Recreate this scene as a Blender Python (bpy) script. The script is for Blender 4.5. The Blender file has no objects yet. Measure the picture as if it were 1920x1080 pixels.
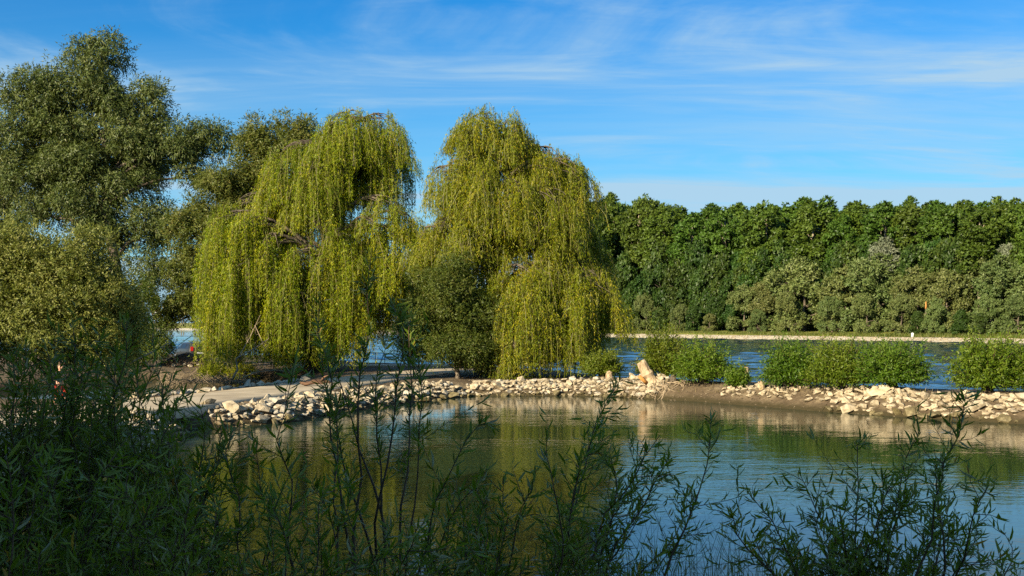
import bpy, bmesh, math, random
import numpy as np

S = bpy.context.scene
COL = S.collection
PI = math.pi
RNG = np.random.default_rng(11)
random.seed(11)

# ------------------------------------------------------------------ camera
F = 2060.0            # focal length in photo pixels (1920 wide)
HOR, CAMZ = 607.0, 4.0
cam_d = bpy.data.cameras.new('camera'); cam = bpy.data.objects.new('camera', cam_d); COL.objects.link(cam)
cam.location = (0, 0, CAMZ); cam.rotation_euler = (PI/2, 0, 0)
cam_d.sensor_width = 36; cam_d.lens = F/1920*36; cam_d.shift_y = (HOR-540)/1920
cam_d.clip_start = 0.1; cam_d.clip_end = 9000
S.camera = cam
def at(u, v, d):      # a point d metres away seen at photo pixel (u, v)
    return np.array([(u-960)/F*d, d, CAMZ+(HOR-v)/F*d])

# ------------------------------------------------------------------ sun, sky, exposure
SUN_EL = math.radians(24.0)
SUN_H = np.array([-0.66, -0.75]); SUN_H /= np.linalg.norm(SUN_H)      # horizontal direction towards the sun
sun_d = bpy.data.lights.new('sun', 'SUN'); sun = bpy.data.objects.new('sun', sun_d); COL.objects.link(sun)
sun_d.energy = 5.0; sun_d.angle = math.radians(0.5); sun_d.color = (1.0, 0.86, 0.62)
from mathutils import Vector, Matrix, Euler
_dir = Vector((SUN_H[0]*math.cos(SUN_EL), SUN_H[1]*math.cos(SUN_EL), math.sin(SUN_EL)))
sun.rotation_euler = _dir.to_track_quat('Z', 'Y').to_euler()
sun.location = (-40, -60, 60)

W = bpy.data.worlds.new('World'); S.world = W; W.use_nodes = True
nt = W.node_tree; nt.nodes.clear()
def N(nt, t, **kw):
    n = nt.nodes.new(t)
    for k, v in kw.items(): setattr(n, k, v)
    return n
L = nt.links.new
sky = N(nt, 'ShaderNodeTexSky', sky_type='NISHITA', sun_disc=False)
sky.sun_elevation = SUN_EL; sky.sun_rotation = math.atan2(SUN_H[0], SUN_H[1])
sky.altitude = 0; sky.air_density = 1.0; sky.dust_density = 0.35; sky.ozone_density = 5.0
hs = N(nt, 'ShaderNodeHueSaturation'); hs.inputs['Saturation'].default_value = 1.38; hs.inputs['Value'].default_value = 1.0
L(sky.outputs[0], hs.inputs['Color'])
tint = N(nt, 'ShaderNodeMix', data_type='RGBA', blend_type='MULTIPLY'); tint.inputs[0].default_value = 1.0
tint.inputs[7].default_value = (0.08, 0.86, 0.90, 1)
L(hs.outputs[0], tint.inputs[6])
tc = N(nt, 'ShaderNodeTexCoord'); sp = N(nt, 'ShaderNodeSeparateXYZ'); L(tc.outputs['Generated'], sp.inputs[0])
def M(op, a, b=None, nt=nt):
    n = N(nt, 'ShaderNodeMath', operation=op)
    for i, x in enumerate((a, b)):
        if x is None: continue
        if isinstance(x, (int, float)): n.inputs[i].default_value = x
        else: nt.links.new(x, n.inputs[i])
    return n.outputs[0]
zz = M('ADD', M('MAXIMUM', sp.outputs[2], 0.0), 0.12)
cx, cy = M('DIVIDE', sp.outputs[0], zz), M('DIVIDE', sp.outputs[1], zz)
cv = N(nt, 'ShaderNodeCombineXYZ'); L(cx, cv.inputs[0]); L(cy, cv.inputs[1])
def cloud_layer(scale, sx, sy, rot, detail, rough, dist, lo, hi, off):
    mp = N(nt, 'ShaderNodeMapping'); mp.inputs['Rotation'].default_value = (0, 0, math.radians(rot))
    mp.inputs['Scale'].default_value = (sx, sy, 1); mp.inputs['Location'].default_value = off
    L(cv.outputs[0], mp.inputs[0])
    nz = N(nt, 'ShaderNodeTexNoise'); nz.inputs['Scale'].default_value = scale; nz.inputs['Detail'].default_value = detail
    nz.inputs['Roughness'].default_value = rough; nz.inputs['Distortion'].default_value = dist
    L(mp.outputs[0], nz.inputs['Vector'])
    mr = N(nt, 'ShaderNodeMapRange', interpolation_type='SMOOTHSTEP'); mr.inputs[1].default_value = lo; mr.inputs[2].default_value = hi
    L(nz.outputs[0], mr.inputs[0]); return mr.outputs[0]
c1 = cloud_layer(1.25, 0.45, 1.0, -10, 9, 0.60, 1.1, 0.45, 0.72, (3.1, 0.4, 0))
c2 = cloud_layer(0.75, 0.30, 1.35, 6, 6, 0.52, 0.6, 0.33, 0.68, (7.7, 2.2, 1))
c3 = cloud_layer(4.2, 0.35, 1.5, -14, 8, 0.62, 1.6, 0.30, 0.70, (1.7, 5.2, 2))
wisp = M('MULTIPLY', M('ADD', M('MULTIPLY', c1, 0.75), M('MULTIPLY', c2, 0.42)), M('ADD', M('MULTIPLY', c3, 0.45), 0.70))
veil = M('MULTIPLY', M('POWER', M('SUBTRACT', 1.0, M('MINIMUM', M('MULTIPLY', M('MAXIMUM', sp.outputs[2], 0.0), 3.2), 1.0)), 1.5), 0.85)
cf = M('MINIMUM', M('ADD', wisp, veil), 0.92)
cm = N(nt, 'ShaderNodeMix', data_type='RGBA'); L(cf, cm.inputs[0]); L(tint.outputs[2], cm.inputs[6])
cm.inputs[7].default_value = (2.6, 3.75, 4.7, 1)
bg = N(nt, 'ShaderNodeBackground'); bg.inputs[1].default_value = 0.073
wo = N(nt, 'ShaderNodeOutputWorld'); L(cm.outputs[2], bg.inputs[0]); L(bg.outputs[0], wo.inputs[0])

S.view_settings.view_transform = 'Standard'; S.view_settings.look = 'None'
S.view_settings.exposure = 1.27; S.view_settings.gamma = 1.0
S.render.engine = 'CYCLES'
S.cycles.max_bounces = 7; S.cycles.diffuse_bounces = 3; S.cycles.glossy_bounces = 3
S.cycles.transmission_bounces = 4; S.cycles.sample_clamp_indirect = 6.0
S.cycles.use_denoising = False

# ------------------------------------------------------------------ helpers
def tag(o, label=None, cat=None, group=None, kind=None):
    if label: o['label'] = label
    if cat: o['category'] = cat
    if group: o['group'] = group
    if kind: o['kind'] = kind
    return o
def empty(name, loc=(0, 0, 0)):
    o = bpy.data.objects.new(name, None); COL.objects.link(o); o.location = tuple(float(x) for x in loc)
    o.empty_display_size = 0.3
    return o
def mesh_np(name, V, faces, rnd=None, flat=False):
    """faces: list of (k, index array (n,k)); rnd: list of per-face values in the same order"""
    me = bpy.data.meshes.new(name)
    V = np.ascontiguousarray(V, dtype=np.float32)
    me.vertices.add(len(V)); me.vertices.foreach_set('co', V.ravel())
    idx = np.concatenate([np.asarray(f, dtype=np.int32).ravel() for k, f in faces])
    tot = np.concatenate([np.full(len(f), k, dtype=np.int32) for k, f in faces])
    start = np.concatenate([[0], np.cumsum(tot)[:-1]]).astype(np.int32)
    me.loops.add(len(idx)); me.polygons.add(len(tot))
    me.loops.foreach_set('vertex_index', idx); me.polygons.foreach_set('loop_start', start)
    if rnd is not None:
        a = me.attributes.new('rnd', 'FLOAT', 'FACE'); a.data.foreach_set('value', np.concatenate(rnd).astype(np.float32))
    me.update(calc_edges=True)
    if flat: me.shade_flat()
    return me
def link(name, me, mat, parent=None, loc=None):
    o = bpy.data.objects.new(name, me); COL.objects.link(o)
    if mat is not None and not me.materials: me.materials.append(mat)
    if parent is not None: o.parent = parent
    if loc is not None: o.location = tuple(float(x) for x in loc)
    return o
def unit(a):
    return a/np.maximum(np.linalg.norm(a, axis=-1, keepdims=True), 1e-9)
class Geo:
    """collects quads / tris from numpy arrays"""
    def __init__(s): s.V = []; s.Q = []; s.T = []; s.rq = []; s.rt = []; s.n = 0
    def add(s, V, Q=None, T=None, rq=None, rt=None):
        V = np.asarray(V, float).reshape(-1, 3); s.V.append(V)
        if Q is not None and len(Q):
            s.Q.append(np.asarray(Q)+s.n); s.rq.append(np.zeros(len(Q)) if rq is None else rq)
        if T is not None and len(T):
            s.T.append(np.asarray(T)+s.n); s.rt.append(np.zeros(len(T)) if rt is None else rt)
        s.n += len(V)
    def tris(s): return sum(len(q)*2 for q in s.Q)+sum(len(t) for t in s.T)
    def mesh(s, name, org=(0, 0, 0), flat=False):
        V = np.concatenate(s.V)-np.asarray(org)[None, :]
        fs, rs = [], []
        if s.Q: fs.append((4, np.concatenate(s.Q))); rs.append(np.concatenate(s.rq))
        if s.T: fs.append((3, np.concatenate(s.T))); rs.append(np.concatenate(s.rt))
        return mesh_np(name, V, fs, rs, flat)
def leaves(g, P, D, L_, W_, rnd, rng=RNG, out=None, face=0.0):
    """pointed leaves: base P, axis D, length, width; out: the way the blade tends to face"""
    n = len(P); D = unit(D); nr = unit(rng.normal(size=(n, 3)))
    if out is not None: nr = nr*(1-face)+unit(out)*face
    A = unit(np.cross(D, nr))
    L_ = np.broadcast_to(L_, n)[:, None]; W_ = np.broadcast_to(W_, n)[:, None]
    b = P+D*L_*0.08
    V = np.stack([b+A*W_*0.5, P+D*L_, b-A*W_*0.5], axis=1)
    g.add(V, T=np.arange(n*3).reshape(n, 3), rt=rnd)
def tube(g, pts, rad, sides=6, r=0.5, cap=True):
    pts = np.asarray(pts, float); k = len(pts); rad = np.broadcast_to(rad, k)
    t = np.gradient(pts, axis=0); t = unit(t)
    ref = np.array([0.31, 0.95, 0.05]) if abs(t[0, 2]) > 0.7 else np.array([0.03, 0.05, 1.0])
    a = unit(np.cross(t, ref)); b = np.cross(t, a)
    ang = np.arange(sides)/sides*2*PI
    V = pts[:, None, :]+(a[:, None, :]*np.cos(ang)[None, :, None]+b[:, None, :]*np.sin(ang)[None, :, None])*rad[:, None, None]
    i = np.arange(k-1)[:, None]*sides; j = np.arange(sides)[None, :]; j2 = (j+1) % sides
    Q = np.stack([i+j, i+j2, i+sides+j2, i+sides+j], axis=-1).reshape(-1, 4)
    T = None
    V = V.reshape(-1, 3)
    if cap:
        V = np.concatenate([V, pts[:1], pts[-1:]]); n = k*sides
        T = [(n, (x+1) % sides, x) for x in range(sides)]+[(n+1, (k-1)*sides+x, (k-1)*sides+(x+1) % sides) for x in range(sides)]
    g.add(V, Q=Q, T=T, rq=np.full(len(Q), r), rt=None if T is None else np.full(len(T), r))
def bez(a, b, c, n):
    t = np.linspace(0, 1, n)[:, None]
    return (1-t)**2*np.asarray(a)+2*t*(1-t)*np.asarray(b)+t*t*np.asarray(c)
def wob(pts, amp, rng=RNG):
    pts = np.array(pts, float); k = len(pts)
    n = rng.normal(size=(k, 3))*amp; n[0] = 0
    if k > 3: n[1:-1] = (n[:-2]+n[1:-1]*2+n[2:])/4
    return pts+n
def box(g, c, s, r=0.5, rot=None, taper=1.0):
    c = np.asarray(c, float); s = np.asarray(s, float)/2
    V = np.array([[x*(taper if z > 0 else 1), y*(taper if z > 0 else 1), z] for z in (-1, 1) for y in (-1, 1) for x in (-1, 1)])*s
    if rot is not None: V = V@np.array(Euler(rot).to_matrix()).T
    Q = [(0, 2, 3, 1), (4, 5, 7, 6), (0, 1, 5, 4), (2, 6, 7, 3), (0, 4, 6, 2), (1, 3, 7, 5)]
    g.add(V+c, Q=Q, rq=np.full(6, r))

# ------------------------------------------------------------------ materials
def new_mat(name):
    m = bpy.data.materials.new(name); m.use_nodes = True; t = m.node_tree; t.nodes.clear()
    return m, t
def ramp(t, fac, stops):
    r = N(t, 'ShaderNodeValToRGB'); e = r.color_ramp.elements
    while len(e) > 1: e.remove(e[-1])
    e[0].position = stops[0][0]; e[0].color = (*stops[0][1], 1)
    for p, c in stops[1:]:
        x = e.new(p); x.color = (*c, 1)
    t.links.new(fac, r.inputs[0]); return r.outputs[0]
def leaf_mat(name, cols, trans=0.35, rough=0.5, spec=0.25, tcol=1.15, hue=0.0):
    m, t = new_mat(name)
    at_ = N(t, 'ShaderNodeAttribute', attribute_name='rnd')
    oi = N(t, 'ShaderNodeObjectInfo')
    n = len(cols); col = ramp(t, at_.outputs['Fac'], [(i/(n-1), c) for i, c in enumerate(cols)])
    h = N(t, 'ShaderNodeHueSaturation')
    mr = N(t, 'ShaderNodeMapRange'); mr.inputs[3].default_value = 0.5-0.012-hue; mr.inputs[4].default_value = 0.5+0.012+hue
    t.links.new(oi.outputs['Random'], mr.inputs[0]); t.links.new(mr.outputs[0], h.inputs['Hue'])
    mv = N(t, 'ShaderNodeMapRange'); mv.inputs[3].default_value = 0.88; mv.inputs[4].default_value = 1.12
    mm = M('FRACT', M('MULTIPLY', oi.outputs['Random'], 7.31, t), None, t)
    t.links.new(mm, mv.inputs[0]); t.links.new(mv.outputs[0], h.inputs['Value'])
    t.links.new(col, h.inputs['Color'])
    p = N(t, 'ShaderNodeBsdfPrincipled'); p.inputs['Roughness'].default_value = rough
    p.inputs['Specular IOR Level'].default_value = spec
    t.links.new(h.outputs[0], p.inputs['Base Color'])
    tr = N(t, 'ShaderNodeBsdfTranslucent')
    tm = N(t, 'ShaderNodeMix', data_type='RGBA', blend_type='MULTIPLY'); tm.inputs[0].default_value = 1
    tm.inputs[7].default_value = (tcol, tcol, 0.55, 1); t.links.new(h.outputs[0], tm.inputs[6]); t.links.new(tm.outputs[2], tr.inputs[0])
    mx = N(t, 'ShaderNodeMixShader'); mx.inputs[0].default_value = trans
    t.links.new(p.outputs[0], mx.inputs[1]); t.links.new(tr.outputs[0], mx.inputs[2])
    o = N(t, 'ShaderNodeOutputMaterial'); t.links.new(mx.outputs[0], o.inputs[0])
    return m
def solid_mat(name, stops, scale=3.0, rough=0.8, bump=0.3, bscale=12.0, spec=0.3, metal=0.0, objrnd=0.0, dist=0.05, stretch=(1, 1, 1), detail=6):
    m, t = new_mat(name)
    tc = N(t, 'ShaderNodeTexCoord'); mp = N(t, 'ShaderNodeMapping'); mp.inputs['Scale'].default_value = stretch
    t.links.new(tc.outputs['Object'], mp.inputs[0])
    oi = N(t, 'ShaderNodeObjectInfo')
    vo = N(t, 'ShaderNodeVectorMath', operation='ADD'); t.links.new(mp.outputs[0], vo.inputs[0]); 
    cb = N(t, 'ShaderNodeCombineXYZ'); t.links.new(M('MULTIPLY', oi.outputs['Random'], 37.0, t), cb.inputs[0]); t.links.new(cb.outputs[0], vo.inputs[1])
    n1 = N(t, 'ShaderNodeTexNoise'); n1.inputs['Scale'].default_value = scale; n1.inputs['Detail'].default_value = detail
    t.links.new(vo.outputs[0], n1.inputs['Vector'])
    mr = N(t, 'ShaderNodeMapRange'); mr.inputs[1].default_value = 0.3; mr.inputs[2].default_value = 0.7
    t.links.new(n1.outputs[0], mr.inputs[0])
    col = ramp(t, mr.outputs[0], stops)
    if objrnd:
        h = N(t, 'ShaderNodeHueSaturation'); mv = N(t, 'ShaderNodeMapRange'); mv.inputs[3].default_value = 1-objrnd; mv.inputs[4].default_value = 1+objrnd
        t.links.new(oi.outputs['Random'], mv.inputs[0]); t.links.new(mv.outputs[0], h.inputs['Value']); t.links.new(col, h.inputs['Color']); col = h.outputs[0]
    p = N(t, 'ShaderNodeBsdfPrincipled'); p.inputs['Roughness'].default_value = rough; p.inputs['Specular IOR Level'].default_value = spec
    p.inputs['Metallic'].default_value = metal
    t.links.new(col, p.inputs['Base Color'])
    if bump:
        n2 = N(t, 'ShaderNodeTexNoise'); n2.inputs['Scale'].default_value = bscale; n2.inputs['Detail'].default_value = 5
        t.links.new(vo.outputs[0], n2.inputs['Vector'])
        b = N(t, 'ShaderNodeBump'); b.inputs['Strength'].default_value = bump; b.inputs['Distance'].default_value = dist
        t.links.new(n2.outputs[0], b.inputs['Height']); t.links.new(b.outputs[0], p.inputs['Normal'])
    o = N(t, 'ShaderNodeOutputMaterial'); t.links.new(p.outputs[0], o.inputs[0])
    return m
MT = {}
MT['willow'] = leaf_mat('weeping_willow_leaf', [(0.090, 0.138, 0.003), (0.170, 0.222, 0.004), (0.245, 0.275, 0.005), (0.40, 0.345, 0.010)], 0.40)
MT['willow_b'] = leaf_mat('weeping_willow_leaf_olive', [(0.092, 0.130, 0.004), (0.172, 0.208, 0.005), (0.245, 0.258, 0.006), (0.40, 0.325, 0.014)], 0.40)
MT['white_willow'] = leaf_mat('white_willow_leaf', [(0.050, 0.072, 0.016), (0.080, 0.104, 0.023), (0.115, 0.136, 0.036), (0.17, 0.172, 0.060)], 0.28)
MT['olive'] = leaf_mat('olive_tree_leaf', [(0.060, 0.086, 0.014), (0.098, 0.122, 0.020), (0.138, 0.150, 0.028), (0.18, 0.160, 0.040)], 0.32)
MT['grey_bush'] = leaf_mat('grey_green_bush_leaf', [(0.078, 0.106, 0.016), (0.130, 0.156, 0.027), (0.185, 0.202, 0.044), (0.25, 0.25, 0.075)], 0.30)
MT['dark_bush'] = leaf_mat('dark_bush_leaf', [(0.042, 0.068, 0.009), (0.066, 0.096, 0.012), (0.092, 0.120, 0.016), (0.125, 0.12, 0.025)], 0.34)
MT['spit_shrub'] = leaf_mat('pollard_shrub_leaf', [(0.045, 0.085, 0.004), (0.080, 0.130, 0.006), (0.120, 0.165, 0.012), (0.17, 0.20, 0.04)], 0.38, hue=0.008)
MT['lime'] = leaf_mat('lime_leaf', [(0.14, 0.17, 0.008), (0.22, 0.24, 0.010), (0.30, 0.29, 0.014)], 0.42)
MT['front'] = leaf_mat('osier_leaf', [(0.085, 0.130, 0.008), (0.130, 0.188, 0.011), (0.165, 0.220, 0.016), (0.20, 0.235, 0.05), (0.28, 0.29, 0.16), (0.42, 0.24, 0.03)], 0.42, rough=0.42, spec=0.32)
MT['poplar'] = leaf_mat('poplar_leaf', [(0.033, 0.064, 0.007), (0.054, 0.096, 0.010), (0.076, 0.124, 0.013), (0.102, 0.148, 0.020)], 0.25, hue=0.006)
MT['understorey'] = leaf_mat('understorey_leaf', [(0.016, 0.036, 0.005), (0.028, 0.056, 0.008), (0.042, 0.076, 0.010), (0.07, 0.10, 0.014)], 0.2, hue=0.008)
MT['bankwillow'] = leaf_mat('bank_willow_leaf', [(0.066, 0.096, 0.024), (0.108, 0.138, 0.036), (0.148, 0.172, 0.052), (0.19, 0.205, 0.075)], 0.25, hue=0.010)
MT['silver'] = leaf_mat('white_poplar_leaf', [(0.10, 0.13, 0.07), (0.17, 0.19, 0.12), (0.26, 0.28, 0.20)], 0.25)
MT['grass'] = leaf_mat('grass_blade', [(0.06, 0.09, 0.012), (0.11, 0.14, 0.018), (0.20, 0.19, 0.06)], 0.35)
MT['bark'] = solid_mat('bark', [(0, (0.045, 0.034, 0.024)), (0.5, (0.10, 0.078, 0.055)), (1, (0.17, 0.135, 0.095))], 3, 0.9, 0.6, 9, stretch=(1, 1, 0.3))
MT['paletrunk'] = solid_mat('pale_bark', [(0, (0.16, 0.13, 0.09)), (1, (0.34, 0.29, 0.20))], 2, 0.9, 0.4, 6, stretch=(1, 1, 0.3))
MT['twig'] = solid_mat('twig_bark', [(0, (0.05, 0.032, 0.018)), (1, (0.12, 0.075, 0.040))], 6, 0.7, 0.2, 30)
MT['deadwood'] = solid_mat('dead_wood', [(0, (0.16, 0.115, 0.07)), (1, (0.36, 0.28, 0.18))], 5, 0.85, 0.4, 18, stretch=(1, 1, 0.4))
MT['stump'] = solid_mat('weathered_stump', [(0, (0.16, 0.105, 0.055)), (0.5, (0.37, 0.27, 0.165)), (1, (0.52, 0.41, 0.27))], 6, 0.85, 0.7, 10, stretch=(1, 1, 0.35))
MT['rust'] = solid_mat('fresh_cut_wood', [(0, (0.30, 0.12, 0.03)), (1, (0.55, 0.27, 0.07))], 6, 0.8, 0.5, 20)
MT['stone'] = solid_mat('limestone', [(0, (0.19, 0.145, 0.088)), (0.45, (0.345, 0.278, 0.180)), (1, (0.47, 0.39, 0.27))], 2.2, 0.88, 0.5, 8, objrnd=0.16)
MT['greystone'] = solid_mat('grey_stone', [(0, (0.22, 0.19, 0.15)), (0.5, (0.33, 0.29, 0.22)), (1, (0.46, 0.41, 0.32))], 2.4, 0.9, 0.5, 8, objrnd=0.18)
MT['wetstone'] = solid_mat('algae_stone', [(0, (0.07, 0.055, 0.025)), (0.6, (0.14, 0.11, 0.05)), (1, (0.22, 0.18, 0.09))], 3, 0.6, 0.5, 9, objrnd=0.15)
MT['gravel'] = solid_mat('brown_gravel', [(0, (0.075, 0.055, 0.034)), (1, (0.17, 0.13, 0.08))], 4, .9, .4, 20)
MT['soil'] = solid_mat('root_soil', [(0, (0.065, 0.042, 0.026)), (1, (0.15, 0.102, 0.062))], 4, 0.95, 0.8, 25)
MT['path'] = solid_mat('concrete_track', [(0, (0.27, 0.215, 0.145)), (0.5, (0.35, 0.285, 0.195)), (1, (0.43, 0.355, 0.25))], 0.7, 0.9, 0.25, 30, dist=0.02)
MT['iron'] = solid_mat('rusty_iron', [(0, (0.06, 0.04, 0.03)), (1, (0.13, 0.085, 0.06))], 8, 0.7, 0.1, 40)
MT['whitepaint'] = solid_mat('white_paint', [(0, (0.70, 0.69, 0.66)), (1, (0.82, 0.81, 0.78))], 4, 0.6, 0.0)

# ground sheet material: soil, silt and grass by noise, wet at the waterline
def ground_mat():
    m, t = new_mat('ground_soil')
    ge = N(t, 'ShaderNodeNewGeometry'); s = N(t, 'ShaderNodeSeparateXYZ'); t.links.new(ge.outputs['Position'], s.inputs[0])
    n1 = N(t, 'ShaderNodeTexNoise'); n1.inputs['Scale'].default_value = 0.9; n1.inputs['Detail'].default_value = 8; n1.inputs['Roughness'].default_value = 0.65
    t.links.new(ge.outputs['Position'], n1.inputs['Vector'])
    soil = ramp(t, n1.outputs[0], [(0.3, (0.055, 0.038, 0.022)), (0.5, (0.095, 0.068, 0.040)), (0.62, (0.145, 0.108, 0.064)), (0.75, (0.22, 0.172, 0.105))])
    wet = N(t, 'ShaderNodeMapRange'); wet.inputs[1].default_value = 0.10; wet.inputs[2].default_value = 0.34
    n3 = N(t, 'ShaderNodeTexNoise'); n3.inputs['Scale'].default_value = 2.5; t.links.new(ge.outputs['Position'], n3.inputs['Vector'])
    t.links.new(M('ADD', s.outputs[2], M('MULTIPLY', M('SUBTRACT', n3.outputs[0], 0.5, t), 0.25, t), t), wet.inputs[0])
    mx = N(t, 'ShaderNodeMix', data_type='RGBA'); t.links.new(wet.outputs[0], mx.inputs[0]); mx.inputs[6].default_value = (0.040, 0.031, 0.013, 1)
    t.links.new(soil, mx.inputs[7])
    p = N(t, 'ShaderNodeBsdfPrincipled'); p.inputs['Roughness'].default_value = 0.9; p.inputs['Specular IOR Level'].default_value = 0.2
    t.links.new(mx.outputs[2], p.inputs['Base Color'])
    n2 = N(t, 'ShaderNodeTexNoise'); n2.inputs['Scale'].default_value = 7; n2.inputs['Detail'].default_value = 8; t.links.new(ge.outputs['Position'], n2.inputs['Vector'])
    b = N(t, 'ShaderNodeBump'); b.inputs['Strength'].default_value = 0.8; b.inputs['Distance'].default_value = 0.12
    t.links.new(n2.outputs[0], b.inputs['Height']); t.links.new(b.outputs[0], p.inputs['Normal'])
    o = N(t, 'ShaderNodeOutputMaterial'); t.links.new(p.outputs[0], o.inputs[0]); return m
MT['ground'] = ground_mat()
MT['meadow'] = solid_mat('meadow_ground', [(0, (0.10, 0.12, 0.015)), (0.5, (0.17, 0.17, 0.022)), (1, (0.24, 0.21, 0.04))], 0.25, 0.9, 0.6, 1.5, dist=0.3)
MT['farstone'] = solid_mat('riprap_far', [(0, (0.22, 0.175, 0.115)), (0.45, (0.44, 0.375, 0.27)), (1, (0.60, 0.53, 0.40))], 1.4, 0.9, 0.9, 2.0, dist=0.4, detail=8)

def water_mat(name, layers, base, rough=0.02, calm=None):
    m, t = new_mat(name)
    ge = N(t, 'ShaderNodeNewGeometry')
    h = None
    for sc, sx, sy, amp, det in layers:
        mp = N(t, 'ShaderNodeMapping'); mp.inputs['Scale'].default_value = (sx, sy, 1); mp.inputs['Rotation'].default_value = (0, 0, sc*0.7)
        t.links.new(ge.outputs['Position'], mp.inputs[0])
        n = N(t, 'ShaderNodeTexNoise'); n.inputs['Scale'].default_value = sc; n.inputs['Detail'].default_value = det; n.inputs['Roughness'].default_value = 0.55
        t.links.new(mp.outputs[0], n.inputs['Vector'])
        x = M('MULTIPLY', n.outputs[0], amp, t)
        h = x if h is None else M('ADD', h, x, t)
    if calm:
        n = N(t, 'ShaderNodeTexNoise'); n.inputs['Scale'].default_value = calm[0]; n.inputs['Detail'].default_value = 3
        mp = N(t, 'ShaderNodeMapping'); mp.inputs['Scale'].default_value = (0.6, 1.4, 1); t.links.new(ge.outputs['Position'], mp.inputs[0])
        t.links.new(mp.outputs[0], n.inputs['Vector'])
        mr = N(t, 'ShaderNodeMapRange', interpolation_type='SMOOTHSTEP'); mr.inputs[1].default_value = calm[1]; mr.inputs[2].default_value = calm[2]
        mr.inputs[3].default_value = calm[3]; mr.inputs[4].default_value = 1.0
        t.links.new(n.outputs[0], mr.inputs[0]); h = M('MULTIPLY', h, mr.outputs[0], t)
    b = N(t, 'ShaderNodeBump'); b.inputs['Strength'].default_value = 1.0; b.inputs['Distance'].default_value = 1.0
    t.links.new(h, b.inputs['Height'])
    p = N(t, 'ShaderNodeBsdfPrincipled'); p.inputs['Base Color'].default_value = (*base, 1); p.inputs['Roughness'].default_value = rough
    p.inputs['IOR'].default_value = 1.333; p.inputs['Specular IOR Level'].default_value = 0.5
    t.links.new(b.outputs[0], p.inputs['Normal'])
    o = N(t, 'ShaderNodeOutputMaterial'); t.links.new(p.outputs[0], o.inputs[0]); return m
MT['pond'] = water_mat('pond_water', [(0.55, 0.7, 1.3, 0.018, 2), (2.2, 0.6, 1.5, 0.015, 3), (7.0, 0.7, 1.4, 0.0036, 2)], (0.012, 0.026, 0.014), 0.02, calm=(0.075, 0.42, 0.60, 0.30))
MT['river'] = water_mat('river_water', [(2.5, 0.8, 1.3, 0.020, 4), (7.0, 0.8, 1.2, 0.004, 2)], (0.003, 0.026, 0.060), 0.03)

# ------------------------------------------------------------------ land plan (metres; z = 0 is the water)
LAND = np.array([(90, 14), (48, 37), (27, 50), (20, 56), (14, 61), (9.5, 66), (7, 70), (5.5, 76), (1, 84), (-4, 89), (-12, 95), (-20, 112), (-40, 126), (-80, 150),
    (-300, 300), (-700, 560), (-4000, 900), (-4000, -4000), (4000, -4000), (4000, -900), (300, -160), (60, -15), (30, 6), (15, 12), (6, 13.5), (-2, 14), (-8, 15.5), (-11, 19), (-13, 24), (-12.5, 28),
    (-11.4, 30.2), (-10.6, 34), (-11.6, 38), (-12.6, 41.5), (-11.4, 42.2), (-9.1, 44.5), (-7.8, 49), (-6, 53.5), (-4, 57.5), (-2.4, 60.6), (1.2, 61), (3.3, 61),
    (5.5, 60.1), (9.4, 56.8), (13.4, 51.2), (16.9, 47.1), (20.4, 43.8), (40, 26), (80, 4)], float)
INLET = np.array([(-27, 52), (-18.5, 49.5), (-16.4, 53), (-14.6, 60), (-13.2, 66), (-14, 71), (-17, 76), (-21, 78), (-26, 75), (-30, 66), (-31, 58)], float)
def sdf(P, poly):
    a = poly; b = np.roll(poly, -1, axis=0); d = np.full(len(P), 1e9); ins = np.zeros(len(P), bool)
    for p, q in zip(a, b):
        e = q-p; w = P-p; t = np.clip((w@e)/(e@e), 0, 1); d = np.minimum(d, np.linalg.norm(w-t[:, None]*e, axis=1))
        c = ((p[1] > P[:, 1]) != (q[1] > P[:, 1])) & (P[:, 0] < (q[0]-p[0])*(P[:, 1]-p[1])/(q[1]-p[1]+1e-12)+p[0])
        ins ^= c
    return np.where(ins, d, -d)
def hnoise(x, y, s):
    return (np.sin(x*1.3*s+1.1*np.sin(y*0.7*s))+np.sin(y*1.7*s+0.8*np.sin(x*1.1*s+2))+0.6*np.sin((x+y)*2.9*s)+0.5*np.sin((x-1.4*y)*4.1*s+1.7))/3.1
MOUNDS = []     # x, y, height, radius: root mounds of the pollards
def ground_z(x, y):
    x = np.atleast_1d(np.asarray(x, float)); y = np.atleast_1d(np.asarray(y, float)); P = np.stack([x, y], 1)
    s = np.minimum(sdf(P, LAND), -sdf(P, INLET))
    ins = np.maximum(s, 0)
    h = (0.76+0.16*np.clip((x-9)/5, 0, 1))*(1-np.exp(-ins/0.70))+np.clip(ins-7, 0, 60)*0.02
    near = np.clip((22-y)/8, 0, 1)
    h = h+near*np.clip(ins-1, 0, 9)*0.13
    h = h+hnoise(x, y, 0.9)*0.055*np.clip(ins, 0, 1)+hnoise(x, y, 3.1)*0.03*np.clip(ins*2, 0, 1)
    for mx, my, mh, mr in MOUNDS:
        h = h+mh*np.exp(-((x-mx)**2+(y-my)**2)/mr**2)*np.clip(ins, 0, 1)
    return np.where(s < 0, np.maximum(s*0.55, -1.6), h)
def gz(x, y): return float(ground_z(x, y)[0])

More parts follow.
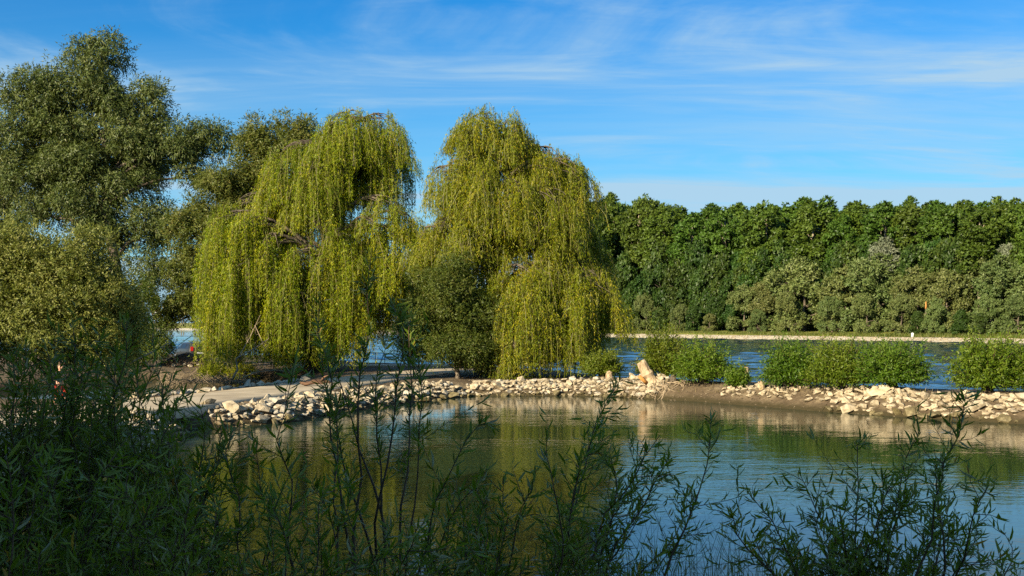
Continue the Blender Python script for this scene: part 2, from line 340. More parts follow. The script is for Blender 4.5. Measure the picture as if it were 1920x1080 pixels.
def crest(u, back=3.2):
    """a point on the spit's crest seen at photo column u"""
    fr = LAND[-14:]
    best = None
    for d in np.arange(40, 70, 0.1):
        X = (u-960)/F*d
        s = float(min(sdf(np.array([[X, d]]), LAND)[0], 99))
        if s > 0: best = d; break
    d = best+back; return (u-960)/F*d, d
POLL = []   # pollard shrubs: column, foot row, half width px, height px, crest setback
for u, w, hpx, back in ((1130, 40, 54, 2.6), (1246, 54, 108, 3.2), (1318, 60, 90, 2.0), (1383, 22, 44, 1.5), (1482, 60, 104, 1.7), (1575, 66, 102, 1.8), (1672, 76, 98, 2.4), (1850, 70, 116, 2.6), (1935, 60, 105, 3.6)):
    x, y = crest(u, back); POLL.append((u, w, hpx, x, y))
for u, w, hpx, x, y in POLL:
    MOUNDS.append((x, y-0.5, 0.15 if w > 30 else 0.05, 1.3))
x, y = crest(1218, 1.6); MOUNDS.append((x, y, 0.32, 1.5))

# ground: one sheet, fine near the spit, widening to the horizon
def axis(lo, hi, step, far, g=1.22):
    c = list(np.arange(lo, hi+step/2, step)); s = step; a = lo
    while a > -far: s *= g; a -= s; c.insert(0, a)
    s = step; a = hi
    while a < far: s *= g; a += s; c.append(a)
    return np.array(c)
gx, gy = axis(-32, 26, 0.45, 4000), axis(10, 94, 0.45, 4000)
GX, GY = np.meshgrid(gx, gy); GZ = ground_z(GX.ravel(), GY.ravel())
GZ = np.where((GY.ravel() > 190), -3.0, GZ)
nx, ny = len(gx), len(gy)
ii = (np.arange(ny-1)[:, None]*nx+np.arange(nx-1)[None, :]).ravel()
me = mesh_np('ground', np.stack([GX.ravel(), GY.ravel(), GZ], 1), [(4, np.stack([ii, ii+1, ii+nx+1, ii+nx], 1))])
tag(link('ground', me, MT['ground']), kind='structure')

# water: the sheltered pool and the river, meeting under the spit
def sheet(name, pts, z, mat):
    bm = bmesh.new(); vs = [bm.verts.new((x, y, z)) for x, y in pts]; bm.faces.new(vs); bmesh.ops.triangulate(bm, faces=bm.faces[:])
    me = bpy.data.meshes.new(name); bm.to_mesh(me); bm.free(); me.update()
    return tag(link(name, me, mat), kind='structure')
JOIN = [(4000, -1500), (90, 9), (44, 31.5), (24, 46.5), (17, 53), (11.5, 60), (6, 65), (0, 68), (-6, 78), (-12, 86), (-24, 92), (-40, 100), (-4000, 120)]
sheet('pool_water', [(-4000, -1600)]+[(4000, -1600)]+JOIN, 0.0, MT['pond'])
jx = np.array([p[0] for p in JOIN[::-1]], float); jy = np.array([p[1] for p in JOIN[::-1]], float)
wx = axis(-60, 150, 1.0, 4000, 1.3); wt = np.concatenate([np.arange(0, 40, .5), np.arange(40, 120, .9), np.arange(120, 270, 1.7), np.geomspace(275, 4000, 14)])
WX, WTT = np.meshgrid(wx, wt); WY = np.interp(WX, jx, jy)+WTT
wr = np.random.default_rng(3); WZ = np.zeros_like(WX); fade = np.clip((320-WTT)/60, 0, 1)*np.clip((170-np.abs(WX-45))/40, 0, 1)*np.clip(WTT/3, 0, 1)
for k in range(26):
    lam = wr.uniform(1.6, 6.5); th = wr.normal()*.75+.5; kk = 2*PI/lam; WZ += .0068*lam**.8*np.sin(kk*(WX*math.sin(th)+WY*math.cos(th))+wr.uniform(0, 6.28))
nW = len(wx); i_ = (np.arange(len(wt)-1)[:, None]*nW+np.arange(nW-1)[None, :]).ravel()
me = mesh_np('river_water', np.stack([WX.ravel(), WY.ravel(), (WZ*fade).ravel()-.02], 1), [(4, np.stack([i_, i_+1, i_+nW+1, i_+nW], 1))]); tag(link('river_water', me, MT['river']), kind='structure')

# far bank: oblique straight river bank
FB0, FB1 = np.array([102., 229.]), np.array([-222., 749.])
FD = unit((FB1-FB0)[None])[0]; FN = np.array([FD[1], -FD[0]])
if FN[1] < 0: FN = -FN
def fb(s, o): return FB0+FD*s+FN*o
prof = [(-8, -2.0), (0, -0.05), (1.2, 0.25), (4.2, 0.72), (5.2, 0.85), (7, 1.15), (14, 1.8), (40, 2.6), (200, 5.0), (3500, 10.0)]
ss = np.concatenate([np.arange(-900, 1400, 12.0), np.arange(1400, 4000, 200)])
def strip(name, prof, mat, rough=0.0):
    V = []; 
    for s in ss:
        for o, z in prof:
            p = fb(s, o+1.2*math.sin(s*0.05)+0.6*math.sin(s*0.21)); V.append((p[0], p[1], z+rough*math.sin(s*1.7+o)))
    k = len(prof); i = (np.arange(len(ss)-1)[:, None]*k+np.arange(k-1)[None, :]).ravel()
    me = mesh_np(name, np.array(V), [(4, np.stack([i, i+1, i+k+1, i+k], 1))])
    return tag(link(name, me, mat), kind='structure')
strip('far_bank_meadow', prof[4:], MT['meadow'], 0.1)
far_emb = strip('far_bank_embankment', prof[:5]+[(5.6, 0.80)], MT['farstone'])

# ------------------------------------------------------------------ stones
def stone_mesh(i):
    rng = np.random.default_rng(100+i)
    p = rng.normal(size=(15, 3)); p = unit(p)*rng.uniform(0.75, 1.0, (15, 1)); p *= np.array([1.0, rng.uniform(.65, .95), rng.uniform(.45, .75)])
    bm = bmesh.new()
    for v in p: bm.verts.new(v)
    r = bmesh.ops.convex_hull(bm, input=bm.verts[:])
    for v in [e for e in r['geom_interior'] if isinstance(e, bmesh.types.BMVert)]:
        if v.is_valid: bm.verts.remove(v)
    bmesh.ops.bevel(bm, geom=bm.edges[:], offset=0.035, segments=1, affect='EDGES') if i < 0 else None
    me = bpy.data.meshes.new('stone'); bm.to_mesh(me); bm.free(); me.shade_flat(); return me
ST = {k: [] for k in ('stone', 'greystone', 'wetstone')}
for k in ST:
    for i in range(12):
        m_ = stone_mesh(i); m_.materials.append(MT[k]); ST[k].append(m_)
def drape(name, line, w0, w1, mat, lift=0.03, step=0.45, nw=7):
    """a sheet of rubble bed that follows the slope inland of a waterline"""
    line = np.array(line, float); seg = np.linalg.norm(np.diff(line, axis=0), axis=1); cum = np.concatenate([[0], np.cumsum(seg)])
    t = np.arange(0, cum[-1], step); px = np.interp(t, cum, line[:, 0]); py = np.interp(t, cum, line[:, 1])
    tx, ty = np.gradient(px), np.gradient(py); l = np.hypot(tx, ty); nxn, nyn = -ty/l, tx/l
    s1 = sdf(np.stack([px+nxn*0.4, py+nyn*0.4], 1), LAND); s1 = np.minimum(s1, -sdf(np.stack([px+nxn*0.4, py+nyn*0.4], 1), INLET))
    if np.mean(s1 > 0) < 0.5: nxn, nyn = -nxn, -nyn
    o = np.linspace(w0, w1, nw)
    X = px[:, None]+nxn[:, None]*o; Y = py[:, None]+nyn[:, None]*o
    Z = ground_z(X.ravel(), Y.ravel()).reshape(X.shape)+lift; Z[:, 0] -= lift*2; Z[:, -1] -= lift*2
    i = (np.arange(len(t)-1)[:, None]*nw+np.arange(nw-1)[None, :]).ravel()
    me = mesh_np(name, np.stack([X, Y, Z], -1).reshape(-1, 3), [(4, np.stack([i, i+1, i+nw+1, i+nw], 1))])
    ob = tag(link(name, me, mat), kind='structure')
    return ob, (t, px, py, nxn, nyn)
def lay_stones(parent, fr, n, size, o0, o1, keys, seed, wet=0.07, skip=None, sink=0.34):
    t, px, py, ax, ay = fr; rng = np.random.default_rng(seed); placed = []; tries = 0
    while len(placed) < n and tries < n*40:
        tries += 1
        tt = rng.uniform(0, t[-1]); o = rng.uniform(o0, o1); k = rng.beta(1.1, 2.9); r = size[0]+(size[1]-size[0])*k
        if skip and skip(tt/t[-1], o, rng): continue
        x = np.interp(tt, t, px)+np.interp(tt, t, ax)*o; y = np.interp(tt, t, py)+np.interp(tt, t, ay)*o
        if any((x-a)**2+(y-b)**2 < (0.58*(r+c))**2 for a, b, c in placed): continue
        placed.append((x, y, r))
    zs = ground_z([p[0] for p in placed], [p[1] for p in placed])
    for (x, y, r), z in zip(placed, zs):
        key = 'wetstone' if z < wet else keys[rng.integers(len(keys))]
        ob = link('stone', ST[key][rng.integers(12)], None, parent)
        ob.location = (x, y, z+r*sink); ob.scale = (r*rng.uniform(.9, 1.25), r*rng.uniform(.8, 1.1), r*rng.uniform(.75, 1.1))
        ob.rotation_euler = (rng.normal()*0.35, rng.normal()*0.35, rng.uniform(0, 6.28))
    return placed
# right part of the spit: pale riprap
b1, f1 = drape('spit_embankment', [(40, 26), (20.4, 43.8), (16.9, 47.1), (14.2, 50.2)], -0.3, 3.2, MT['ground'])
f1c = (f1[0], f1[1], f1[2], f1[3], f1[4])
def sk1(q, o, rng): return q < 0.68
lay_stones(b1, f1, 290, (0.20, 0.72), -0.05, 1.6, ['stone'], 1, skip=sk1)
# soil part of the spit below the pollards, a few heaps of stones
b2, f2 = drape('spit_embankment', [(14.2, 50.2), (13.4, 51.2), (9.4, 56.8), (7.6, 58.4)], -0.3, 3.0, MT['ground'])
def sk2(q, o, rng):
    heap = min(abs(q-0.06)/0.06, abs(q-0.30)/0.10, abs(q-0.55)/0.11)
    return heap > 1 or o < 0.35
lay_stones(b2, f2, 110, (0.16, 0.45), 0.3, 1.6, ['stone'], 2, skip=sk2)
# middle part of the spit up to the track
b3, f3 = drape('spit_embankment', [(7.6, 58.4), (5.5, 60.1), (3.3, 61), (1.2, 61), (-2.4, 60.6)], -0.3, 2.6, MT['ground'])
def sk3(q, o, rng): return o > 2.1-1.7*max(0, q-0.35)
lay_stones(b3, f3, 260, (0.13, 0.52), -0.05, 1.7, ['stone', 'stone', 'greystone'], 3, skip=sk3)
# bank of the track towards the pool
b4, f4 = drape('track_embankment', [(-2.4, 60.6), (-4, 57.5), (-6, 53.5), (-7.8, 49), (-9.1, 44.5), (-11.4, 42.2)], -0.3, 2.9, MT['ground'])
lay_stones(b4, f4, 290, (0.14, 0.52), -0.1, 1.75, ['stone', 'stone', 'greystone'], 4)
b5, f5 = drape('track_embankment', [(-12.6, 41.5), (-11.6, 38), (-10.6, 34), (-11.4, 30.2), (-12.5, 28), (-13, 24)], -0.3, 3.2, MT['ground'])
lay_stones(b5, f5, 200, (0.15, 0.6), -0.15, 3.0, ['stone', 'stone', 'greystone'], 5)
# row of stones between the track and the inlet
b6, f6 = drape('inlet_embankment', [(-20, 49.9), (-18.5, 49.5), (-16.4, 53), (-14.6, 60), (-13.2, 66)], -0.2, 1.3, MT['ground'])
lay_stones(b6, f6, 90, (0.2, 0.46), 0.15, 1.1, ['greystone', 'greystone', 'stone'], 6)
# small far stones along the other bank (too small to tell apart)
g = Geo(); rng = np.random.default_rng(8); 
tm = ST['stone'][0]; tv = np.array([v.co for v in tm.vertices]); tf = np.array([list(p.vertices) for p in tm.polygons if len(p.vertices) == 3])
n = 1500; s_ = rng.uniform(-60, 160, n); o_ = rng.uniform(-0.2, 5.0, n)
for s, o in zip(s_, o_):
    p = fb(s, o+1.2*math.sin(s*0.05)+0.6*math.sin(s*0.21)); z = np.interp(o, [a for a, b in prof], [b for a, b in prof]); r = rng.uniform(.12, .32)
    a = rng.uniform(0, 6.28); R = np.array([[math.cos(a), -math.sin(a), 0], [math.sin(a), math.cos(a), 0], [0, 0, 1]])
    g.add(tv@R.T*r+np.array([p[0], p[1], z+r*.2]), T=tf)
tag(link('rubble', g.mesh('rubble', flat=True), MT['stone'], far_emb), kind='stuff')

def gravel(parent, fr, n, o0, o1, seed, mat, r0=.025, r1=.10, name='gravel', q0=0.0):
    t, px, py, ax, ay = fr; rng = np.random.default_rng(seed); tt_ = rng.uniform(q0*t[-1], t[-1], n); o = rng.uniform(o0, o1, n); x = np.interp(tt_, t, px)+np.interp(tt_, t, ax)*o; y = np.interp(tt_, t, py)+np.interp(tt_, t, ay)*o; z = ground_z(x, y); g = Geo()
    for k in range(n):
        r = rng.uniform(r0, r1); a = rng.uniform(0, 6.28); Rm = np.array([[math.cos(a), -math.sin(a), 0], [math.sin(a), math.cos(a), 0], [0, 0, .8]]); g.add(tv@Rm.T*r+np.array([x[k], y[k], z[k]+.03]), T=tf)
    tag(link(name, g.mesh(name, flat=True), MT[mat], parent), kind='stuff')
for b_, f_, n_, o_1 in ((b1, f1, 500, 2.6), (b2, f2, 700, 2.4), (b3, f3, 700, 2.4), (b4, f4, 500, 2.8), (b5, f5, 300, 3)): gravel(b_, f_, n_, -.1, o_1, n_, 'gravel')

for b_, f_, n_, o0_, o1_, q_ in ((b1, f1, 330, .1, 1.9, .66), (b3, f3, 300, .05, 1.7, 0), (b4, f4, 260, .05, 1.7, 0), (b5, f5, 220, .05, 2.6, 0)): gravel(b_, f_, n_, o0_, o1_, n_+7, 'stone', .10, .26, 'rubble', q_)

# ------------------------------------------------------------------ the track
tr_c = np.array([(-16, 8), (-17.8, 20), (-17.6, 30), (-16.2, 38), (-14.4, 44), (-12.5, 50.5), (-10.6, 57), (-8.8, 64), (-6.5, 71), (-2.5, 78)])
seg = np.linalg.norm(np.diff(tr_c, axis=0), axis=1); cum = np.concatenate([[0], np.cumsum(seg)])
t = np.arange(0, cum[-1], 0.5); px = np.interp(t, cum, tr_c[:, 0]); py = np.interp(t, cum, tr_c[:, 1])
for _ in range(12):
    px[1:-1] = (px[:-2]+px[1:-1]*2+px[2:])/4; py[1:-1] = (py[:-2]+py[1:-1]*2+py[2:])/4
tx, ty = np.gradient(px), np.gradient(py); l = np.hypot(tx, ty); ax, ay = -ty/l, tx/l
o = np.array([-2.65, -2.6, -1.7, -0.8, 0, 0.7, 1.4, 1.95, 2.0]); X = px[:, None]+ax[:, None]*o; Y = py[:, None]+ay[:, None]*o
cz = ground_z(px, py); 
for _ in range(10): cz[1:-1] = (cz[:-2]+cz[1:-1]*2+cz[2:])/4
Z = np.maximum(np.repeat(cz[:, None]+0.05, len(o), 1), ground_z(X.ravel(), Y.ravel()).reshape(X.shape)+0.03)
Z = np.minimum(Z, cz[:, None]+0.2); Z[:, 0] -= 0.35; Z[:, -1] -= 0.35
k = len(o); i = (np.arange(len(t)-1)[:, None]*k+np.arange(k-1)[None, :]).ravel()
tag(link('track_path', mesh_np('track_path', np.stack([X, Y, Z], -1).reshape(-1, 3), [(4, np.stack([i, i+1, i+k+1, i+k], 1))]), MT['path']), kind='structure')

# ------------------------------------------------------------------ trees
def subdivide_blobs(blobs, per, rfrac, rng, squash=0.85):
    out = []
    for c, r in blobs:
        n = max(3, int(per*(r[0]*r[1]*r[2])**0.33*rng.uniform(0.85, 1.15)))
        d = unit(rng.normal(size=(n, 3))); d[:, 2] = d[:, 2]*0.9+0.12
        k = rng.uniform(0.35, 0.92, n)**0.7
        cc = c+d*r*k[:, None]
        rr = (r.mean()**0.62)*rfrac*rng.uniform(0.7, 1.25, n)
        for a, b in zip(cc, rr): out.append((a, np.array([b, b, b*squash])))
    return out
def foliage(g, subs, ntw, nleaf, L_, W_, rng, droop=0.3, twl=0.55, spread=0.10, tone=0.25, up=0.25, face=0.65):
    """twigs start inside each clump and run outwards and down; leaves sit along them"""
    C = np.array([c for c, r in subs]); R = np.array([r for c, r in subs]); base = rng.normal(size=len(subs))*0.10
    w = (R[:, 0]*R[:, 1]); w = w/w.sum(); pick = rng.choice(len(subs), ntw, p=w)
    d = unit(rng.normal(size=(ntw, 3))+np.array([0, 0, up])); k = rng.uniform(0.50, 1.0, ntw)**0.7
    P0 = C[pick]+d*R[pick]*k[:, None]
    T = unit(d*0.8+rng.normal(size=(ntw, 3))*0.5+np.array([0, 0, -droop]))
    ln = twl*rng.uniform(0.6, 1.4, ntw)
    q = np.repeat(np.arange(ntw), nleaf); s = rng.uniform(0, 1, len(q))
    P = P0[q]+T[q]*(ln[q]*s)[:, None]+rng.normal(size=(len(q), 3))*spread
    P[:, 2] -= droop*0.35*ln[q]*s*s
    D = unit(T[q]*0.7+rng.normal(size=(len(q), 3))*0.65+np.array([0, 0, -droop*0.8]))
    r = np.clip(0.45+base[pick][q]+rng.normal(size=len(q))*tone, 0, 1)
    leaves(g, P, D, L_*rng.uniform(0.7, 1.3, len(q)), W_*rng.uniform(0.75, 1.25, len(q)), r, rng, P-C[pick][q]+np.array([0, 0, .25]), face)
def limbs(g, base, top, blobs, r0, rng, subs=None):
    """trunk to the crown, a limb to each big clump, a branch to the small ones"""
    base = np.asarray(base, float); top = np.asarray(top, float)
    tr = wob(bez(base, base*0.5+top*0.5+rng.normal(size=3)*np.array([.5, .5, 0])*r0*2, top, 10), r0*0.35, rng)
    rad = r0*np.linspace(1, 0.35, 10); rad[0] *= 1.45; rad[1] *= 1.1
    tube(g, tr, rad, 9)
    ends = []
    for c, r in blobs:
        k = np.clip(np.argmin(np.linalg.norm(tr-(np.asarray(c)-np.array([0, 0, r[2]*1.3])), axis=1)), 2, 8)
        a = tr[k]; m = a*0.5+np.asarray(c)*0.5+np.array([0, 0, 0.10*np.linalg.norm(c-a)])
        br = wob(bez(a, m, c, 8), 0.05*np.linalg.norm(c-a)+0.03, rng)
        tube(g, br, rad[k]*np.linspace(0.55, 0.14, 8), 6); ends.append(br)
    if subs is not None:
        E = np.concatenate(ends)
        for c, r in subs:
            j = np.argmin(np.linalg.norm(E-(c-np.array([0, 0, .5])), axis=1)); a = E[j]
            if np.linalg.norm(c-a) < 0.15: continue
            tube(g, wob(bez(a, a*.5+c*.5+np.array([0, 0, .1]), c, 5), 0.05, rng), r0*np.linspace(0.10, 0.03, 5), 4, cap=False)
def px_blobs(lst, d, depth=1.0):
    out = []
    for b in lst:
        u, v, ru, rv = b[:4]; dd = d+(b[4] if len(b) > 4 else 0)
        out.append((at(u, v, dd), np.array([ru/F*dd, (ru+rv)*0.5/F*dd*depth, rv/F*dd])))
    return out
def blob_tree(name, label, cat, lst, d, base_uv, mat, seed, per=9, rfrac=0.52, ntw=9000, nleaf=9, leaf=(0.2, 0.06), droop=0.3, twl=0.55, r0=0.35, top_uv=None, group=None, depth=1.0, tone=0.25, bark='bark', spread=0.10, crownname='crown'):
    rng = np.random.default_rng(seed); blobs = px_blobs(lst, d, depth)
    bx, by = (base_uv[0]-960)/F*d, d; base = np.array([bx, by, gz(bx, by)-0.1])
    top = at(*top_uv, d) if top_uv else np.mean([c for c, r in blobs], axis=0)
    e = empty(name, base); tag(e, label, cat, group)
    subs = subdivide_blobs(blobs, per, rfrac, rng)
    g = Geo(); limbs(g, base, top, blobs, r0, rng, subs); link('trunk', g.mesh('trunk', base), MT[bark], e)
    g = Geo(); foliage(g, subs, ntw, nleaf, leaf[0], leaf[1], rng, droop, twl, spread, tone); link(crownname, g.mesh(crownname, base), MT[mat], e)
    return e

# big white willow on the far shore of the inlet
blob_tree('white_willow_tree', 'tallest tree, grey-green willow with a broken uneven crown behind the round bush', 'tree',
    [(185, 108, 50, 46), (150, 165, 75, 50), (65, 190, 58, 62), (40, 250, 60, 60), (120, 245, 70, 55), (205, 205, 50, 55), (285, 200, 45, 45), (255, 265, 60, 55), (330, 265, 60, 45), (390, 262, 45, 42),
     (150, 310, 85, 50), (60, 330, 55, 45), (255, 350, 60, 40), (150, 390, 95, 42), (280, 430, 55, 50), (290, 505, 42, 45), (200, 440, 55, 40), (360, 330, 35, 30), (60, 400, 50, 40), (120, 330, 70, 60, 4), (250, 300, 70, 60, 4)],
    93, (246, 690), 'white_willow', 21, per=10, rfrac=0.58, ntw=23000, nleaf=9, leaf=(0.30, 0.095), droop=0.45, twl=0.75, r0=0.62, top_uv=(190, 240), tone=0.24)
blob_tree('white_willow_tree', 'dark willow cut by the photo edge behind the tallest tree', 'tree',
    [(-30, 320, 55, 60), (5, 370, 35, 45), (-40, 420, 70, 60), (10, 440, 40, 30), (-60, 250, 60, 60)], 101, (-30, 690), 'white_willow', 22, per=8, rfrac=0.5, ntw=8000, nleaf=9, leaf=(0.3, 0.09), droop=0.45, twl=0.7, r0=0.4)
# olive-brown tree between the tall willow and the weeping willow
blob_tree('olive_tree', 'olive-brown tree half hidden behind the weeping willow nearest the inlet', 'tree',
    [(555, 245, 45, 28), (490, 262, 45, 32), (470, 315, 45, 35), (545, 310, 60, 55), (420, 345, 50, 38), (405, 400, 62, 40), (350, 440, 42, 42), (430, 460, 70, 50), (350, 500, 42, 48), (345, 555, 42, 42), (400, 560, 55, 50), (325, 598, 26, 28), (590, 380, 60, 70), (480, 400, 70, 60, 3)],
    84, (440, 685), 'olive', 23, per=9, rfrac=0.46, ntw=18000, nleaf=9, leaf=(0.25, 0.080), droop=0.15, twl=0.6, r0=0.4, top_uv=(480, 320))
# round bush left
blob_tree('willow_bush', 'large rounded grey-green bush left of the inlet with dark shaded foot', 'bush',
    [(55, 500, 70, 55), (140, 495, 70, 50), (195, 545, 58, 58), (-20, 520, 70, 80), (110, 560, 90, 60), (30, 590, 95, 70), (150, 620, 95, 62), (225, 625, 42, 45), (70, 650, 120, 60), (-60, 600, 90, 90), (215, 580, 40, 45), (180, 670, 70, 40), (90, 475, 60, 45), (10, 470, 60, 45), (170, 475, 45, 38), (60, 540, 110, 80, 2), (160, 570, 90, 80, 2)],
    58, (110, 715), 'grey_bush', 24, per=17, rfrac=0.50, ntw=22000, nleaf=9, leaf=(0.19, 0.066), droop=0.05, twl=0.5, r0=0.22, spread=0.07)
blob_tree('bush', 'dark green bush under the tall willow beside the road sign', 'bush',
    [(262, 615, 30, 38), (285, 650, 38, 30), (235, 660, 40, 30), (300, 628, 22, 25), (272, 560, 20, 40)], 82, (270, 685), 'dark_bush', 25, per=9, ntw=2600, nleaf=9, leaf=(0.18, 0.06), twl=0.5, r0=0.14)
# dark bush in front of the right weeping willow
blob_tree('dark_bush', 'dark green dense bush standing in shade between the two weeping willows', 'bush',
    [(835, 545, 58, 48), (800, 600, 55, 52), (880, 605, 58, 58), (845, 508, 36, 22), (918, 640, 32, 45), (768, 640, 30, 42), (840, 655, 82, 36), (895, 668, 50, 32), (830, 590, 60, 60, 3)],
    65, (860, 708), 'dark_bush', 26, per=11, rfrac=0.46, ntw=12000, nleaf=9, leaf=(0.18, 0.055), droop=0.25, twl=0.5, r0=0.16, spread=0.07)

blob_tree('bush', 'dark undergrowth bush behind the curtains of the inlet willow', 'bush',
    [(500, 600, 45, 45), (560, 585, 50, 50), (615, 600, 45, 45), (540, 655, 60, 35), (620, 660, 40, 32), (470, 640, 40, 40)], 83, (550, 690), 'dark_bush', 27, per=9, ntw=4200, nleaf=9, leaf=(0.20, 0.075), twl=0.5, r0=0.14)
# weeping willows
def weeping(name, label, domes, d, base_uv, mat, seed, per_m2, trunk_top, r0=0.45, forks=()):
    rng = np.random.default_rng(seed); bx, by = (base_uv[0]-960)/F*d, d; base = np.array([bx, by, gz(bx, by)-0.15])
    e = empty(name, base); tag(e, label, 'tree', 'weeping willows')
    gt = Geo(); gc = Geo(); gs = Geo()
    tops = []
    top = at(*trunk_top, d)
    tr = wob(bez(base, base*.5+top*.5+np.array([.4, .3, 0]), top, 10), 0.12, rng); rad = r0*np.linspace(1, .3, 10); rad[0] *= 1.5
    tube(gt, tr, rad, 9)
    for dm in domes:
        u, v, ru, drop, vend, dd = dm[:6]; dens = dm[6] if len(dm) > 6 else 1.0; bare = dm[7] if len(dm) > 7 else 0.04
        D = d+dd; c = at(u, v, D); R = ru/F*D; H = drop/F*D; zend = CAMZ+(HOR-vend)/F*D
        k = np.clip(np.argmin(np.linalg.norm(tr-(c-np.array([0, 0, 2.5])), axis=1)), 2, 9); a = tr[k]
        ap = c-np.array([0, 0, H*0.25])
        br = wob(bez(a, a*.35+ap*.65+np.array([0, 0, .3*np.linalg.norm((ap-a)[:2])]), ap, 9), .08, rng); tube(gt, br, rad[k]*np.linspace(.6, .18, 9), 6)
        # arching boughs over the dome
        nb = int(7+R*5)
        for b in range(nb):
            th = rng.uniform(0, 2*PI); rr = R*rng.uniform(.35, .75); f = rng.uniform(.35, .95)
            s = br[int(f*8)]; en = np.array([c[0]+math.cos(th)*rr, c[1]+math.sin(th)*rr, c[2]-H*(rr/R)**2])
            en[2] -= .55; mid = s*.45+en*.55; mid[2] = max(s[2], en[2])+0.12
            tube(gt, wob(bez(s, mid, en, 7), .04, rng), np.linspace(.045, .010, 7), 4, cap=False)
        # hanging whips, in bunches, over a few uneven tufts of the dome
        n = int(PI*R*R*per_m2*dens*1.15)
        nbun = max(10, int(n/7)); ntf = max(4, int(R*3.6)); ft = rng.uniform(0, 2*PI, ntf); fr_ = R*np.sqrt(rng.uniform(.05, .75, ntf)); fz = rng.normal(size=ntf)*.22; wt_ = rng.integers(0, ntf, nbun)
        bth = rng.uniform(0, 2*PI, nbun); brr = R*.48*np.sqrt(rng.uniform(0, 1, nbun)); bx_ = np.cos(ft[wt_])*fr_[wt_]+np.cos(bth)*brr; by_ = np.sin(ft[wt_])*fr_[wt_]+np.sin(bth)*brr
        thb = np.arctan2(by_, bx_); rb = np.hypot(bx_, by_)/R; bz_ = fz[wt_]-1.1*(brr/R)**2*R
        lb = rng.uniform(.60, 1.0, nbun)**0.8 if vend < 630 else rng.uniform(.80, 1.03, nbun); tone = rng.normal(size=nbun)*.16
        q = rng.integers(0, nbun, n)
        x = c[0]+np.cos(thb[q])*rb[q]*R+rng.normal(size=n)*.15; y = c[1]+np.sin(thb[q])*rb[q]*R+rng.normal(size=n)*.15
        rr = np.hypot(x-c[0], y-c[1])/R; z = c[2]-H*np.minimum(rr, 1.25)**2+bz_[q]+rng.normal(size=n)*.15-rng.exponential(.30, n)
        full = np.clip((z-zend)*lb[q], .5, 9)
        tuft = rng.uniform(size=nbun) < (.62 if vend < 600 else .38)            # short tufts set at some height of the curtain
        tl_ = rng.uniform(.9, 2.3, nbun); to = rng.uniform(0, 1, nbun)**1.2
        ln = np.where(tuft[q], np.minimum(tl_[q]*rng.uniform(.6, 1.15, n), full), full*rng.uniform(.75, 1.0, n))
        z = np.where(tuft[q], z-np.maximum(full-ln, 0)*to[q], z)
        ox = np.stack([(x-c[0])/R, (y-c[1])/R], 1)*0.38+rng.normal(size=(n, 2))*.2
        sway = rng.normal(size=(n, 2))*.10
        def pos(i, s):       # s metres down the whip
            f = 1-np.exp(-s/0.45); p = np.empty((len(i), 3))
            p[:, 0] = x[i]+ox[i, 0]*f+sway[i, 0]*s*.25+.05*np.sin(s*2.1+i); p[:, 1] = y[i]+ox[i, 1]*f+sway[i, 1]*s*.25+.05*np.cos(s*1.7+i*1.3)
            p[:, 2] = z[i]+0.12*np.sin(np.minimum(s, .6)/.6*PI)-s*.985
            return p
        # stems as narrow ribbons
        K = 3; ss_ = ln[:, None]*np.linspace(0, .97, K)[None, :]; ii_ = np.repeat(np.arange(n), K); p = pos(ii_, ss_.ravel()).reshape(n, K, 3)
        w = unit(rng.normal(size=(n, 3))*np.array([1, 1, 0]))*.008
        V = np.stack([p-w[:, None], p+w[:, None]], 2).reshape(n, K*2, 3); b0 = (np.arange(n)*K*2)[:, None]+np.arange(K-1)[None, :]*2
        b0 = b0.ravel(); gs.add(V, Q=np.stack([b0, b0+1, b0+3, b0+2], 1), rq=np.repeat(rng.uniform(0, 1, n), K-1))
        isb = rng.uniform(size=n) < bare
        m = np.where(isb, 0, (ln*10.5)).astype(int); i = np.repeat(np.arange(n), m); s = rng.uniform(0, 1, len(i))*ln[i]
        P = pos(i, s)+rng.normal(size=(len(i), 3))*.045; out = unit(rng.normal(size=(len(i), 3))*np.array([1, 1, .2]))
        Dv = out*.55+np.array([0, 0, -1.0])*rng.uniform(.3, 1.2, (len(i), 1))
        leaves(gc, P, Dv, rng.uniform(.14, .25, len(i)), rng.uniform(.036, .062, len(i)), np.clip(.45+tone[q][i]+rng.normal(size=len(i))*.22, 0, 1), rng, np.stack([(x-c[0])/R+.3*ox[:, 0], (y-c[1])/R, np.full(n, .25)], 1)[i], .45)
    link('trunk', gt.mesh('trunk', base), MT['bark'], e)
    link('whips', gs.mesh('whips', base), MT['whip'], e)['kind'] = 'stuff'
    link('crown', gc.mesh('crown', base), MT[mat], e)
    return e, gc.tris()
MT['whip'] = leaf_mat('whip_bark', [(0.10, 0.10, 0.018), (0.17, 0.16, 0.022), (0.10, 0.07, 0.03)], 0.0)
